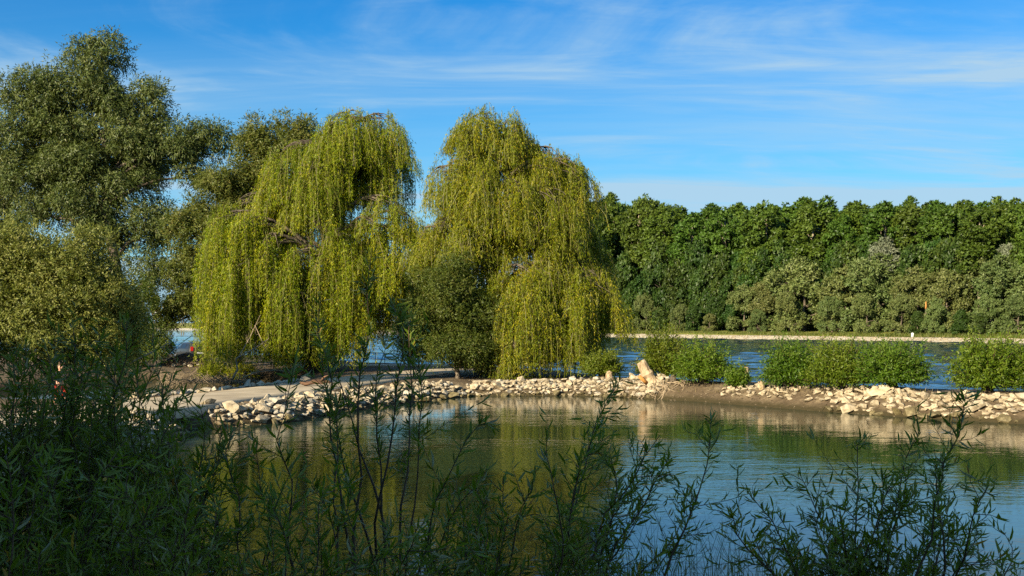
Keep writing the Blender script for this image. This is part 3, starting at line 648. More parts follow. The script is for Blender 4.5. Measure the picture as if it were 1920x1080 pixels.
# dome: column, top row, half width px, fall px at rim, lowest row of the whips, depth offset, density, share of bare whips
w1 = weeping('weeping_willow', 'yellow-green weeping willow beside the inlet, with curtains down to the water', [
    (655, 192, 62, 45, 345, 0), (715, 200, 52, 55, 345, 0.6), (672, 205, 78, 60, 420, 1.5), (625, 215, 45, 60, 420, -1.0), (690, 250, 70, 60, 420, 3.2),
    (560, 250, 58, 60, 430, 0.5), (520, 300, 48, 60, 470, 0), (590, 285, 50, 70, 450, -1.5), (470, 350, 50, 50, 560, 0), (560, 330, 60, 60, 500, 2.5),
    (425, 385, 48, 50, 690, -1.0, 1.2), (470, 395, 52, 45, 680, -1.6, 1.2), (405, 420, 36, 70, 690, 0.4, 1.2), (505, 430, 30, 40, 600, -2.2), (440, 420, 60, 60, 690, 2.0),
    (640, 420, 42, 30, 640, -2.0, 1.1), (575, 450, 52, 50, 690, -2.2, 1.25), (535, 490, 34, 50, 700, -2.6, 1.2), (620, 460, 52, 45, 690, -1.2, 1.2), (600, 500, 60, 60, 690, 1.5),
    (590, 395, 22, 25, 470, -1.6, 1.5, 0.9), (640, 380, 45, 40, 520, .5), (560, 420, 50, 40, 560, .8), (395, 470, 30, 60, 700, -1.2, 1.2), (450, 460, 45, 50, 705, -2.4, 1.1), (500, 520, 30, 40, 700, -1.0, 1.1), (640, 520, 40, 40, 700, -2.0, 1.1), (560, 540, 40, 40, 700, -2.6, 1.1), (690, 520, 40, 40, 650, .5),
    (725, 362, 48, 40, 470, -0.6), (765, 395, 36, 30, 470, -0.2), (690, 400, 45, 40, 560, -1.4), (740, 420, 60, 40, 600, -0.4, 1.1), (700, 450, 55, 50, 640, 1.2, 1.1), (770, 440, 40, 40, 620, 1.0)],
    74.5, (585, 690), 'willow', 31, 40, (650, 250))
w2 = weeping('weeping_willow', 'broad yellow-green weeping willow on the spit, nearer to the pollard row', [
    (905, 200, 52, 40, 300, 0), (950, 212, 52, 50, 330, -0.6), (880, 240, 42, 40, 330, -0.6), (990, 255, 40, 50, 380, 0.3), (930, 235, 66, 60, 380, 1.8),
    (850, 288, 46, 45, 420, -1.0), (820, 300, 26, 60, 400, 0), (905, 300, 60, 50, 450, -1.8), (1010, 285, 55, 60, 450, -0.8), (1065, 285, 52, 60, 470, 0), (1035, 268, 42, 40, 380, .4), (1075, 300, 45, 50, 420, 1.2), (975, 240, 40, 40, 340, .8), (1095, 315, 34, 60, 440, 0.4),
    (960, 320, 66, 60, 480, -1.6), (1040, 340, 62, 60, 500, -1.6), (1000, 330, 90, 70, 500, 2.0), (860, 350, 55, 60, 480, 1.0),
    (830, 400, 45, 45, 520, -1.2), (800, 415, 36, 40, 520, -.2), (880, 400, 50, 50, 520, -2.0), (940, 410, 60, 50, 530, -1.0), (1090, 390, 40, 50, 560, 0), (1010, 430, 60, 40, 580, -1.6), (1070, 440, 45, 40, 580, -.8),
    (905, 490, 44, 40, 640, -2.2, 1.1), (965, 488, 55, 40, 705, -3.0, 1.25), (1030, 482, 52, 40, 690, -3.0, 1.2), (985, 520, 60, 50, 715, -3.8, 1.15), (1085, 492, 48, 45, 690, -2.4, 1.2), (1125, 505, 40, 55, 660, -2.0, 1.2),
    (1060, 520, 62, 60, 700, -1.0, 1.0), (1145, 535, 22, 40, 640, -1.6, 1.1), (940, 540, 60, 60, 690, 0.5), (880, 520, 50, 50, 640, 0.0), (965, 640, 24, 40, 715, -5.4, 1.3)],
    69.5, (905, 700), 'willow_b', 32, 52, (935, 260))
print('willow tris', w1[1], w2[1])

# ------------------------------------------------------------------ pollard shrubs along the spit
def shoot_shrub(name, label, cat, x, y, w, h, mat, seed, nst, nleaf, leaf, group=None, stumpr=0.2, upright=0.5, foot=None, whisk=0.07):
    rng = np.random.default_rng(seed); z = gz(x, y) if foot is None else foot; base = np.array([x, y, z]); e = empty(name, base); tag(e, label, cat, group)
    gt = Geo(); tube(gt, wob([(x, y, z-.2), (x+.03, y, z+.12), (x, y+.03, z+.28), (x, y, z+.40)], .03, rng), np.array([1.5, 1.1, 1.15, .7])*stumpr, 9)
    th = rng.uniform(0, 2*PI, nst); el = rng.uniform(-0.02, 1.0, nst)**1.0; el = np.clip(el, .01, 1)
    r = np.sqrt(1-(el*0.98)**2)
    fl = rng.uniform(.62, 1.0, nst); wk = rng.uniform(size=nst) < whisk; fl = np.where(wk, rng.uniform(1.02, 1.22, nst), fl)
    end = np.stack([np.cos(th)*r*w*fl, np.sin(th)*r*w*fl*.95, (el*(h-.35)+.35)*fl], 1)
    end[:, 2] = np.maximum(end[:, 2], .12)
    st = np.stack([np.cos(th)*.10, np.sin(th)*.10, np.full(nst, .3)], 1)
    mid = st*.5+end*.5; mid[:, 2] += .12*h*(1-el)
    for k in range(0, nst, 3):
        tube(gt, bez(st[k], mid[k], end[k], 5)+base, np.linspace(.02, .006, 5), 3, cap=False, r=.4)
    g = Geo(); n = nst*nleaf; q = np.repeat(np.arange(nst), nleaf); s = rng.uniform(.28, 1, n)[:, None]
    P = (1-s)**2*st[q]+2*s*(1-s)*mid[q]+s*s*end[q]+rng.normal(size=(n, 3))*np.where(wk[q], .045, .12)[:, None]
    T = unit(end[q]-mid[q]); D = T*.6+rng.normal(size=(n, 3))*.6
    P[:, 2] = np.maximum(P[:, 2], 0.03)
    tone = rng.normal(size=nst)*.12
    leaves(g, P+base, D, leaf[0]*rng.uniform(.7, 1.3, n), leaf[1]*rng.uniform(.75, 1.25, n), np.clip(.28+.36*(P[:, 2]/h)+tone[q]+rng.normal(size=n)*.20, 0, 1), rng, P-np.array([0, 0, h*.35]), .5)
    link('stems', gt.mesh('stems', base), MT['twig'], e)['kind'] = 'stuff'; link('crown', g.mesh('crown', base), MT[mat], e)
    return e
PL = ['small round green pollard shrub just past the broad weeping willow', 'feathery green shrub growing over the pale leaning stump', 'wide green shrub with a trunk showing, next to the one over the leaning stump',
      'smallest green shrub, in front of the upright white post', 'first shrub of the long joined row, beside the upright white post', 'middle shrub of the long joined row of three',
      'last and densest shrub of the long joined row, above pale boulders', 'tall round shrub standing alone above the pale boulders near the photo edge', 'green shrub cut off by the photo edge']
for i, (u, w, hpx, x, y) in enumerate(POLL):
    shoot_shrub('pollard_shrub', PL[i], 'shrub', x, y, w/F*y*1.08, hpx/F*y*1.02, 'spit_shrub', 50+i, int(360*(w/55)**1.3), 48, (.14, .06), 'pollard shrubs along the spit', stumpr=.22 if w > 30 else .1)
x, y = crest(1205, 5.4)
shoot_shrub('pollard_shrub', 'thin low grey-green shrub at the water behind the leaning stump', 'shrub', x, y, .7, 1.3, 'grey_bush', 70, 60, 30, (.11, .035), 'pollard shrubs along the spit', stumpr=.08)
for i, (u, v, dd, w, h, lab) in enumerate(((400, 690, 76.5, 1.5, 1.5, 'bright lime-green low shrub under the inlet willow curtain, nearest the rubble heap'), (455, 690, 76, 1.3, 1.3, 'low yellow-green shrub under the inlet willow curtain, behind the dead brushwood'))):
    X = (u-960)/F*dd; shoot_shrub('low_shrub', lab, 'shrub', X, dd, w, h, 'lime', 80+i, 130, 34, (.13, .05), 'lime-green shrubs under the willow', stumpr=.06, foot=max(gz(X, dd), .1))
X = (400-960)/F*108
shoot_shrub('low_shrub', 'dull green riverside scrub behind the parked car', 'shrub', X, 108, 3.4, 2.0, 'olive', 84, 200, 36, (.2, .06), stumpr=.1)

# ------------------------------------------------------------------ the wood on the far bank
def proto_tree(kind, seed):
    rng = np.random.default_rng(seed); blobs = []
    def shell(n, c, r, lo=.0):      # clumps over the outside of a crown
        d = unit(rng.normal(size=(n, 3))); d[:, 2] = np.maximum(d[:, 2], -.75); k = rng.uniform(.70, 1.0, n)
        for dd, kk in zip(d, k): blobs.append((np.array(c)+dd*np.array(r)*kk, np.full(3, 1.0)))
    if kind == 'poplar':
        H = 30.0; shell(34, (rng.normal()*.5, rng.normal()*.5, 22.5), (3.9, 3.9, 6.6)); shell(18, (1.6, rng.normal(), 14.5), (3.0, 3.0, 3.8)); shell(14, (-2.0, rng.normal(), 17), (2.6, 3, 3.8))
        for i in range(len(blobs)): blobs[i] = (blobs[i][0], np.array([1.55, 1.55, 1.25])*rng.uniform(.7, 1.25))
        top = (0, 0, 27); r0 = .42; ntw = 3600; lf = (.58, .48); bark = 'paletrunk'; mat = 'poplar'; nl = 6
    elif kind == 'bankwillow':
        H = 15.0
        for k in range(6):
            th = k*1.05+rng.normal()*.3; rr = rng.uniform(2.0, 3.8); shell(13, (math.cos(th)*rr, math.sin(th)*rr, rng.uniform(6.5, 11.2)), (2.7, 2.7, 2.6))
        shell(16, (0, 0, 11.5), (2.6, 2.6, 2.6))
        for k in range(7):
            th = k*.9+rng.normal()*.2; shell(6, (math.cos(th)*4.4, math.sin(th)*4.4, rng.uniform(1.2, 3.4)), (1.9, 1.9, 1.9))
        for i in range(len(blobs)): blobs[i] = (blobs[i][0], np.array([1.05, 1.05, .85])*rng.uniform(.65, 1.25))
        top = (0, 0, 9); r0 = .35; ntw = 4200; lf = (.42, .30); bark = 'bark'; mat = 'bankwillow'; nl = 6
    elif kind == 'understorey':
        H = 12.0; shell(22, (0, 0, 8), (3.2, 3.2, 3.6)); shell(20, (0.5, 0, 3.6), (3.5, 3.5, 3.2))
        for i in range(len(blobs)): blobs[i] = (blobs[i][0], np.array([1.3, 1.3, 1.05])*rng.uniform(.7, 1.25))
        top = (0, 0, 8); r0 = .25; ntw = 2600; lf = (.52, .42); bark = 'bark'; mat = 'understorey'; nl = 6
    elif kind == 'silver':
        H = 17.0; shell(26, (0, 0, 11.5), (2.9, 2.9, 5.0))
        for i in range(len(blobs)): blobs[i] = (blobs[i][0], np.array([1.15, 1.15, 1.0])*rng.uniform(.7, 1.2))
        top = (0, 0, 13); r0 = .3; ntw = 1900; lf = (.5, .38); bark = 'paletrunk'; mat = 'silver'; nl = 6
    subs = [(c_, r_) for c_, r_ in blobs]
    g = Geo(); limbs(g, (0, 0, -.4), top, blobs[::3], r0, rng); tm_ = g.mesh('trunk'); tm_.materials.append(MT[bark])
    g = Geo(); foliage(g, subs, ntw, nl, lf[0], lf[1], rng, .1, .35, .10, .18, .35, .8); cm_ = g.mesh('crown'); cm_.materials.append(MT[mat])
    return tm_, cm_, H
PRO = {k: [proto_tree(k, 300+10*j+i) for i in range(n)] for j, (k, n) in enumerate((('poplar', 5), ('bankwillow', 5), ('understorey', 3), ('silver', 2)))}
NAMES = {'poplar': 'poplar_tree', 'bankwillow': 'bank_willow_tree', 'understorey': 'understorey_tree', 'silver': 'white_poplar_tree'}
def put_tree(kind, x, y, z, h, label, group, rng, wide=1.0):
    tm_, cm_, H = PRO[kind][rng.integers(len(PRO[kind]))]; s = h/H
    e = empty(NAMES[kind], (x, y, z)); e.rotation_euler = (0, 0, rng.uniform(0, 6.28)); e.scale = (s*wide, s*wide*rng.uniform(.95, 1.05), s)
    tag(e, label, 'tree', group); link('trunk', tm_, None, e); link('crown', cm_, None, e); return e
def fb_hit(u, off):
    """the point seen at column u, off metres behind the far waterline"""
    k = (u-960)/F; A = np.array([[k, -FD[0]], [1.0, -FD[1]]]); b = FB0+FN*off
    d, s = np.linalg.solve(A, b); return k*d, d
rng = np.random.default_rng(77)
zof = lambda o: float(np.interp(o, [a for a, b in prof], [b for a, b in prof]))
def top_row(u): return float(np.interp(u, [1060, 1120, 1170, 1250, 1290, 1330, 1400, 1500, 1620, 1740, 1860, 1960], [392, 372, 362, 380, 394, 384, 378, 376, 380, 374, 372, 370]))
ORD = ['first', 'second', 'third', 'fourth', 'fifth', 'sixth', 'seventh', 'eighth', 'ninth', 'tenth', 'eleventh', 'twelfth', 'thirteenth', 'fourteenth', 'fifteenth', 'sixteenth', 'seventeenth', 'eighteenth', 'nineteenth', 'twentieth', 'twenty-first', 'twenty-second']
gpop = 'tall poplars of the wood across the river'; lpop = 'poplar of the rear rows in the wood across the river, only its top showing'
for off, st in ((28, 64), (41, 56), (56, 52), (74, 50)):
    u = 1040+rng.uniform(0, 20); np_ = 0
    while u < 2010:
        uu = u+rng.normal()*5; x, y = fb_hit(uu, off+rng.normal()*2.5); v = top_row(uu)+rng.normal()*6+(6 if off < 40 else 0)+(0 if off < 50 else 7)
        h = CAMZ+(HOR-v)/F*y-zof(off)
        lp_ = ORD[np_]+' tall poplar in the front row of the wood, counted from the weeping willow' if off == 28 and np_ < 22 else lpop; np_ += 1
        put_tree('poplar', x, y, zof(off), h, lp_, gpop, rng, wide=rng.uniform(.95, 1.25)); u += st*rng.uniform(.8, 1.2)
# poplars further up the bank, seen through the gaps left of the willows
for off, st in ((30, 26), (60, 30)):
    u = 180.0
    while u < 1040:
        if 440 < u < 650 or u > 880: u += st; continue
        x, y = fb_hit(u, off); put_tree('poplar', x, y, zof(off), rng.uniform(24, 32), 'far poplar up the river, glimpsed between the near trees', 'far poplars up the river', rng, wide=1.05); u += st*rng.uniform(.8, 1.2)
# front of the wood: grey-green willows by the meadow, understorey elsewhere
def tv(u, v, off):
    x, y = fb_hit(u, off); return x, y, CAMZ+(HOR-v)/F*y-zof(off)
nw_ = {True: 0, False: 0}; gw = 'front-rank willows across the river'
for u, v, off, wd in ((1395, 535, 14, .95), (1440, 520, 17, 1.0), (1508, 476, 20, 1.25), (1585, 500, 19, 1.1), (1648, 476, 21, 1.2), (1720, 500, 18, 1.1), (1775, 505, 16, .9), (1812, 470, 22, 1.2), (1880, 478, 19, 1.1), (1950, 470, 19, 1.2), (2010, 480, 18, 1.1),
    (1420, 570, 11, .7), (1480, 545, 12, .8), (1560, 550, 11.5, .8), (1625, 545, 12, .8), (1690, 550, 11.5, .8), (1755, 558, 10.5, .7), (1850, 550, 11.5, .8), (1910, 548, 11.5, .8)):
    tall_ = off > 13; nw_[tall_] += 1; lw = ORD[nw_[tall_]-1]+(' tall grey-green willow of the front rank across the river, counted from the weeping willow' if tall_ else ' low grey-green willow at the meadow edge across the river, counted from the weeping willow')
    x, y, h = tv(u, v+rng.normal()*3, off); put_tree('bankwillow', x, y, zof(off), h, lw, gw, rng, wide=wd*1.0*(15/h)**.35)
lu = 'dark leafy tree in the shaded edge of the wood across the river'; gu = 'understorey at the edge of the wood'
for off, vv, st, u0, u1 in ((24, 470, 24, 1080, 1480), (18, 510, 26, 1090, 1420), (25, 460, 26, 1480, 2000)):
    u = u0
    while u < u1:
        x, y, h = tv(u, vv+rng.normal()*14, off+rng.normal()*1.5); put_tree('understorey', x, y, zof(off), h, lu, gu, rng, wide=.8*(14/max(h, 4))**.4); u += st*rng.uniform(.8, 1.2)
gb = 'low bushes across the river'
for nb_, (u, v, off) in enumerate(((1130, 560, 15), (1160, 560, 14), (1185, 570, 12), (1212, 548, 14), (1240, 575, 13), (1275, 568, 12), (1300, 575, 12), (1330, 585, 11), (1340, 560, 13), (1370, 572, 11), (1720, 585, 9.5), (1800, 580, 9), (1840, 585, 9))):
    lb = ORD[nb_]+' low round bush by the far meadow, counted from the broad weeping willow'
    x, y, h = tv(u, v, off); k = 'bankwillow' if u in (1275, 1212, 1330) else 'understorey'; put_tree(k, x, y, zof(off), h, lb, gb, rng, wide=(12/max(h, 3))**.3*.8)
for u, v, off, lab in ((1655, 452, 24, 'pale silvery poplar rising behind the willows across the river, nearer the spit bend'), (1835, 446, 26, 'pale silvery poplar crown behind the willows, middle of the three'), (1905, 452, 27, 'pale silvery poplar crown nearest the photo edge'), (1795, 458, 25, 'small pale silvery poplar beside the largest silvery crown')):
    x, y, h = tv(u, v, off); put_tree('silver', x, y, zof(off), h, lab, 'silvery poplars across the river', rng, wide=1.0)
# broken trunks and pale dead limbs across the river
def snag(u, v0, v1, off, w, lab, lean=0.0, mat='rust'):
    x, y = fb_hit(u, off); a = at(u, v0, y); b = at(u+lean, v1, y); base = np.array([x, y, zof(off)]); e = empty('broken_trunk', base); tag(e, lab, 'trunk', 'broken trunks across the river')
    g = Geo(); rr = w/2/F*y; tube(g, wob([base-np.array([0, 0, .3]), base*.5+a*.5, a], .1), [rr*1.2, rr, rr*.9], 8); link('trunk', g.mesh('trunk', base), MT['bark'], e)
    g = Geo(); tube(g, wob([a, a*.5+b*.5, b, b+np.array([.1, 0, .5])], .06), [rr, rr*.9, rr*.7, rr*.15], 8); link('broken_top', g.mesh('broken_top', base), MT[mat], e)
snag(1736, 579, 568, 12, 3.5, 'broken orange-yellow trunk in the willows across the river, above the white marker')
snag(1858, 585, 575, 12, 5, 'short broken yellow trunk in the willows near the photo edge')
for u, v0, v1, ln, lab in ((1210, 495, 440, -6, 'pale forked dead trunk in the poplars just past the broad willow'), (1432, 500, 455, 3, 'pale bare trunk in the poplars above the willow rank')):
    x, y = fb_hit(u, 26); a = at(u, v0+30, y); e = empty('pale_trunk', (x, y, zof(22))); tag(e, lab, 'trunk', 'pale dead trunks across the river'); g = Geo()
    base = np.array([x, y, zof(22)]); b = at(u+ln, v1, y); c = at(u+14, v1-4, y); d_ = at(u-12, v1+8, y)
    f = at(u, v0, y)
    tube(g, wob([base, a, f, b], .1), [.4, .34, .28, .1], 7); tube(g, wob([f, f*.5+c*.5, c], .1), [.18, .12, .05], 6); tube(g, wob([f*.6+b*.4, d_], .1), [.1, .04], 5)
    link('trunk', g.mesh('trunk', base), MT['paletrunk'], e)
# white boundary stones
for u, lab in ((1711, 'small white marker post on the far bank meadow below the broken orange trunk'), (1258, 'tiny white marker on the far bank behind the feathery shrub')):
    x, y = fb_hit(u, 5.6); g = Geo(); base = np.array([x, y, .85]); s = 1 if u > 1500 else .6
    tube(g, [base, base+[0, 0, .95*s], base+[0, 0, 1.05*s]], np.array([.30, .28, .16])*s, 8); tag(link('marker_post', g.mesh('marker_post', base), MT['whitepaint'], None, base), lab, 'marker', 'white markers on the far bank')
# meadow grass on the far bank
g = Geo(); n = 16000; s = rng.uniform(-70, 190, n); o = rng.uniform(5.4, 10, n); P = np.stack([FB0[0]+FD[0]*s+FN[0]*o, FB0[1]+FD[1]*s+FN[1]*o, np.interp(o, [a for a, b in prof], [b for a, b in prof])-.05], 1)
leaves(g, P, rng.normal(size=(n, 3))*.3+[0, 0, 1], rng.uniform(.4, 1.0, n), .14, rng.uniform(0, 1, n), rng)
tag(link('meadow_grass', g.mesh('meadow_grass'), MT['grass']), 'strip of yellow-green grass on the far bank', 'grass', kind='stuff')

# ------------------------------------------------------------------ trees on the near bank, outside the picture, that shade the foreground
SL = -SUN_H; SN = np.array([SL[1], -SL[0]])
for i, (p, s, h, wd, lab) in enumerate(((-50, 9, 23, .85, 'tall tree outside the picture on the near shore, beside the track'), (-18, -14, 14.5, 1.3, 'first shade tree behind the viewer on the near bank'), (-10, -13, 14, 1.35, 'second shade tree behind the viewer on the near bank'),
        (-2, -13, 14, 1.35, 'third shade tree behind the viewer on the near bank'), (6, -14, 14, 1.35, 'fourth shade tree behind the viewer on the near bank'), (-58, 6, 11.5, 1.2, 'shade tree outside the picture, on the shore left of the round bush'), (-26, -11, 14, 1.3, 'fifth shade tree behind the viewer on the near bank'))):
    q = SN*p+SL*s; put_tree('bankwillow' if i else 'poplar', q[0], q[1], gz(q[0], q[1])-.2, h, lab, 'near bank trees outside the picture', rng, wide=wd)

# ------------------------------------------------------------------ small things on the spit and the inlet
# pale leaning stump with a fresh cut limb
X, Y = crest(1212, 1.1); z = gz(X, Y)
e = empty('leaning_stump', (X, Y, z)); tag(e, 'pale broken stump leaning left out of the root mound', 'stump')
g = Geo(); a = at(1222, 722, Y); b = at(1202, 681, Y); a[2] = z-.1
tube(g, wob([a*(1-k)+b*k for k in (0, .14, .28, .42, .56, .7, .84, 1)]+[b+[.05, 0, .10], b+[.02, 0, .02]], .035), np.array([.46, .38, .35, .36, .31, .33, .29, .26, .16, .03])*RNG.uniform(.9, 1.08, 10), 11); link('trunk', g.mesh('trunk', (X, Y, z), flat=True), MT['stump'], e)
g = Geo(); c = at(1212, 718, Y-.3); d_ = at(1199, 705, Y-.4); tube(g, wob([c, c*.5+d_*.5, d_], .02), [.11, .10, .09], 9); link('cut_limb', g.mesh('cut_limb', (X, Y, z)), MT['rust'], e)
# roots over the mound
rng = np.random.default_rng(5)
for k in range(44):
    u0 = rng.uniform(1205, 1300); d0 = Y+rng.uniform(-.9, .2); x0 = (u0-960)/F*d0; pts = []; ang = rng.normal()*.6-PI/2
    for j in range(6):
        pts.append((x0, d0, gz(x0, d0)+.03+.10*math.sin(j/5*PI)*rng.uniform(.2, 1))); x0 += math.cos(ang)*.28+rng.normal()*.08; d0 += math.sin(ang)*.22; ang += rng.normal()*.35
    gg = Geo(); tube(gg, pts, np.linspace(.045, .012, 6)*rng.uniform(.6, 1.3), 5); link('root', gg.mesh('root', (X, Y, z)), MT['deadwood'], e)
g = Geo(); n = 900; u_ = rng.uniform(1185, 1760, n); d_ = np.array([crest(float(a), 0)[1] for a in np.linspace(1185, 1760, 60)]); d_ = np.interp(u_, np.linspace(1185, 1760, 60), d_)+rng.uniform(.5, 3.0, n)
P = np.stack([(u_-960)/F*d_, d_, ground_z((u_-960)/F*d_, d_)], 1); leaves(g, P, rng.normal(size=(n, 3))*.6+[0, 0, .8], rng.uniform(.12, .38, n), .018, rng.uniform(0, 1, n), rng)
MT['straw'] = leaf_mat('straw_blade', [(0.20, 0.15, 0.06), (0.34, 0.26, 0.12), (0.14, 0.15, 0.03)], .2)
tag(link('dry_grass', g.mesh('dry_grass'), MT['straw']), 'dry straw-coloured grass tufts among the pollard shrubs', 'grass', kind='stuff')
# small stumps and the white post
def stump(u, v0, v1, wpx, back, lab, mat='stump', name='stump'):
    X, Y = crest(u, back); z = gz(X, Y); hh = (v1-v0)/F*Y; r = wpx/2/F*Y; g = Geo()
    pts = [(X, Y, z-.2), (X, Y, z+hh*.3), (X+.02, Y, z+hh*.75), (X, Y, z+hh*.97), (X, Y, z+hh)]
    tube(g, wob(pts, .015), np.array([1.25, 1.05, .95, .9, .3])*r, 9); tag(link(name, g.mesh(name, (X, Y, z), flat=True), MT[mat], None, (X, Y, z)), lab, 'stump', 'cut stumps on the spit')
stump(1142, 699, 712, 13, 2.0, 'little pale cut stump beside the small round shrub')
stump(1427, 714, 730, 13, 1.4, 'squat pale cut stump between the white post and the joined shrubs')
stump(1262, 708, 722, 12, 1.7, 'short brown stump under the feathery shrub', 'bark')
X, Y = crest(1399, 1.9); z = gz(X, Y); g = Geo(); hh = (726-688)/F*Y
box(g, (X, Y, z+hh/2-.1), (.22, .14, hh+.2), rot=(0, .02, .4)); tag(link('white_post', g.mesh('white_post', (X, Y, z)), MT['stump'], None, (X, Y, z)), 'upright pale square post behind the smallest shrub', 'post')
# driftwood on the edge of the track
Y = 56.5; a = at(562, 738, Y); b = at(622, 735, Y+.3); z0 = gz(a[0], a[1]); a[2] = z0+.22; b[2] = z0+.20
g = Geo(); tube(g, wob(bez(a, a*.5+b*.5+[0, 0, .10], b, 11), .06), [.05, .10, .13, .10, .13, .11, .14, .10, .11, .07, .03], 7); tube(g, wob(bez(a+[.2, -.2, -.05], a*.5+b*.5+[0, -.25, 0], b+[-.3, -.2, -.04], 7), .05), [.03, .07, .08, .06, .07, .05, .02], 6); tube(g, wob([a*.4+b*.6, a*.3+b*.7+[.1, -.1, .3], a*.2+b*.8+[.25, -.1, .42]], .02), [.07, .05, .02], 6)
MT['driftwood'] = solid_mat('driftwood', [(0, (0.06, 0.032, 0.018)), (1, (0.19, 0.105, 0.058))], 5, .9, .6, 14, stretch=(.3, 1, 1))
tag(link('driftwood_log', g.mesh('driftwood_log', a), MT['driftwood'], None, a), 'brown driftwood log lying on the stones at the track edge', 'log')
# thin post by the track
Yp = 65.5; Xp = (775-960)/F*Yp; z = gz(Xp, Yp); g = Geo(); tube(g, [(Xp, Yp, z-.2), (Xp, Yp, z+.6), (Xp, Yp, z+1.25)], .04, 7)
tag(link('iron_post', g.mesh('iron_post', (Xp, Yp, z)), MT['iron'], None, (Xp, Yp, z)), 'thin rusty iron post standing on the stones in front of the railing', 'post')
# railing behind the track
Yr = 84.0; ur = np.linspace(630, 830, 12); e = empty('railing', at(700, 690, Yr)); tag(e, 'thin dark iron railing at the river edge behind the track', 'railing'); eo = np.array(e.location)
rows = []
for u in ur:
    Xr = (u-960)/F*Yr; Yq = Yr-(u-730)*.012; zb = CAMZ+(HOR-(687+(u-700)*.05))/F*Yq; rows.append((Xr, Yq, zb)); g = Geo()
    zg = min(gz(Xr, Yq), zb)-.3
    tube(g, [(Xr, Yq, zg), (Xr, Yq, zb), (Xr, Yq, zb+1.08)], .025, 6); link('post', g.mesh('post', eo), MT['iron'], e)
rows = np.array(rows)
for hz in (.08, .55, 1.05):
    g = Geo(); tube(g, rows+[0, 0, hz], .022, 6); link('rail', g.mesh('rail', eo), MT['iron'], e)
# landing slab under the railing
g = Geo(); box(g, at(735, 694, 82.5)*[1, 1, 0]+[0, 0, .45], (9.0, 4.5, .9)); tag(link('landing_slab', g.mesh('landing_slab'), MT['path']), kind='structure')
# road sign seen from behind
Ys = 84; Xs = (293-960)/F*Ys; z = gz(Xs, Ys); e = empty('road_sign', (Xs, Ys, z)); tag(e, 'grey back of a road sign on a post, left of the parked car', 'sign'); eo = np.array([Xs, Ys, z])
MT['signgrey'] = solid_mat('sign_grey', [(0, (0.20, 0.21, 0.22)), (1, (0.28, 0.29, 0.30))], 3, .5, 0, metal=.3); MT['signrim'] = solid_mat('sign_rim', [(0, (0.20, 0.05, 0.05)), (1, (0.26, 0.08, 0.07))], 3, .6, 0)
c = at(293, 588, Ys); g = Geo(); box(g, c, (.56, .03, .38)); link('panel', g.mesh('panel', eo), MT['signgrey'], e)
g = Geo(); 
for dx, dz, sx, sz in ((0, .205, .62, .04), (0, -.205, .62, .04), (.295, 0, .04, .37), (-.295, 0, .04, .37)): box(g, c+[dx, -.002, dz], (sx, .045, sz))
link('rim', g.mesh('rim', eo), MT['signrim'], e)
g = Geo(); box(g, c+[-.08, 0, -.32], (.36, .03, .15)); link('small_panel', g.mesh('small_panel', eo), MT['iron'], e)
g = Geo(); tube(g, [(c[0], Ys+.05, z-.2), (c[0], Ys+.05, c[2]), (c[0], Ys+.05, c[2]+.2)], .04, 8); link('post', g.mesh('post', eo), MT['signgrey'], e)
# rubble heap in front of the car
Xh, Yh = at(350, 0, 84)[:2]; zh = gz(Xh, Yh); g = Geo(); th = np.linspace(0, 2*PI, 17)[:-1]
V = [(Xh, Yh, zh+1.05)]+[(Xh+math.cos(t_)*1.2, Yh+math.sin(t_)*1.0, zh+.7) for t_ in th]+[(Xh+math.cos(t_)*2.3, Yh+math.sin(t_)*1.8, zh-.15) for t_ in th]
g.add(V, T=[(0, 1+i, 1+(i+1) % 16) for i in range(16)], Q=[(1+i, 17+i, 17+(i+1) % 16, 1+(i+1) % 16) for i in range(16)]); e = link('rubble_heap', g.mesh('rubble_heap', (Xh, Yh, zh)), MT['soil'], None, (Xh, Yh, zh)); tag(e, 'heap of brown rubble in front of the parked car', 'rubble heap')
for k in range(60):
    th_ = rng.uniform(0, 6.28); rr = math.sqrt(rng.uniform(0, 1)); r = rng.uniform(.12, .32); o_ = link('stone', ST['greystone' if k % 3 else 'stone'][k % 12], None, e)
    o_.location = (math.cos(th_)*rr*2.1, math.sin(th_)*rr*1.7, 1.05*(1-rr)**.75+.02); o_.scale = (r, r, r*.8); o_.rotation_euler = (0, rng.normal()*.4, th_*3)
# fallen dead branches around the inlet
def dead_branch(lab, paths, side=10, seed=0):
    rg = np.random.default_rng(seed); p0 = np.array(paths[0][0][0]); e = empty('fallen_branch', p0); tag(e, lab, 'branch', 'dead branches at the inlet')
    for k, (pts, r) in enumerate(paths):
        pts = np.array(pts); g = Geo(); t_ = np.linspace(0, 1, 9); ti = np.linspace(0, 1, len(pts)); pp = wob(np.stack([np.interp(t_, ti, pts[:, c]) for c in range(3)], 1), r*.5, rg); tube(g, pp, r*np.linspace(1, .35, 9), 6)
        for j in range(side):
            a = pp[rg.integers(2, 9)]; d_ = unit((rg.normal(size=3)+[0, 0, .5])[None])[0]; tube(g, wob([a, a+d_*.35, a+d_*.7+[0, 0, -.05]], .05, rg), [.012, .009, .004], 4, cap=False)
        link('bough' if k == 0 else 'limb', g.mesh('bough', p0), MT['deadwood'], e)
dead_branch('pale dead branch rising in front of the round bush and rubble heap', [([at(232, 688, 62), at(262, 672, 63), at(295, 655, 64), at(325, 640, 65)], .07), ([at(300, 652, 64), at(320, 660, 64), at(345, 700, 64)], .03)], 12, 1)
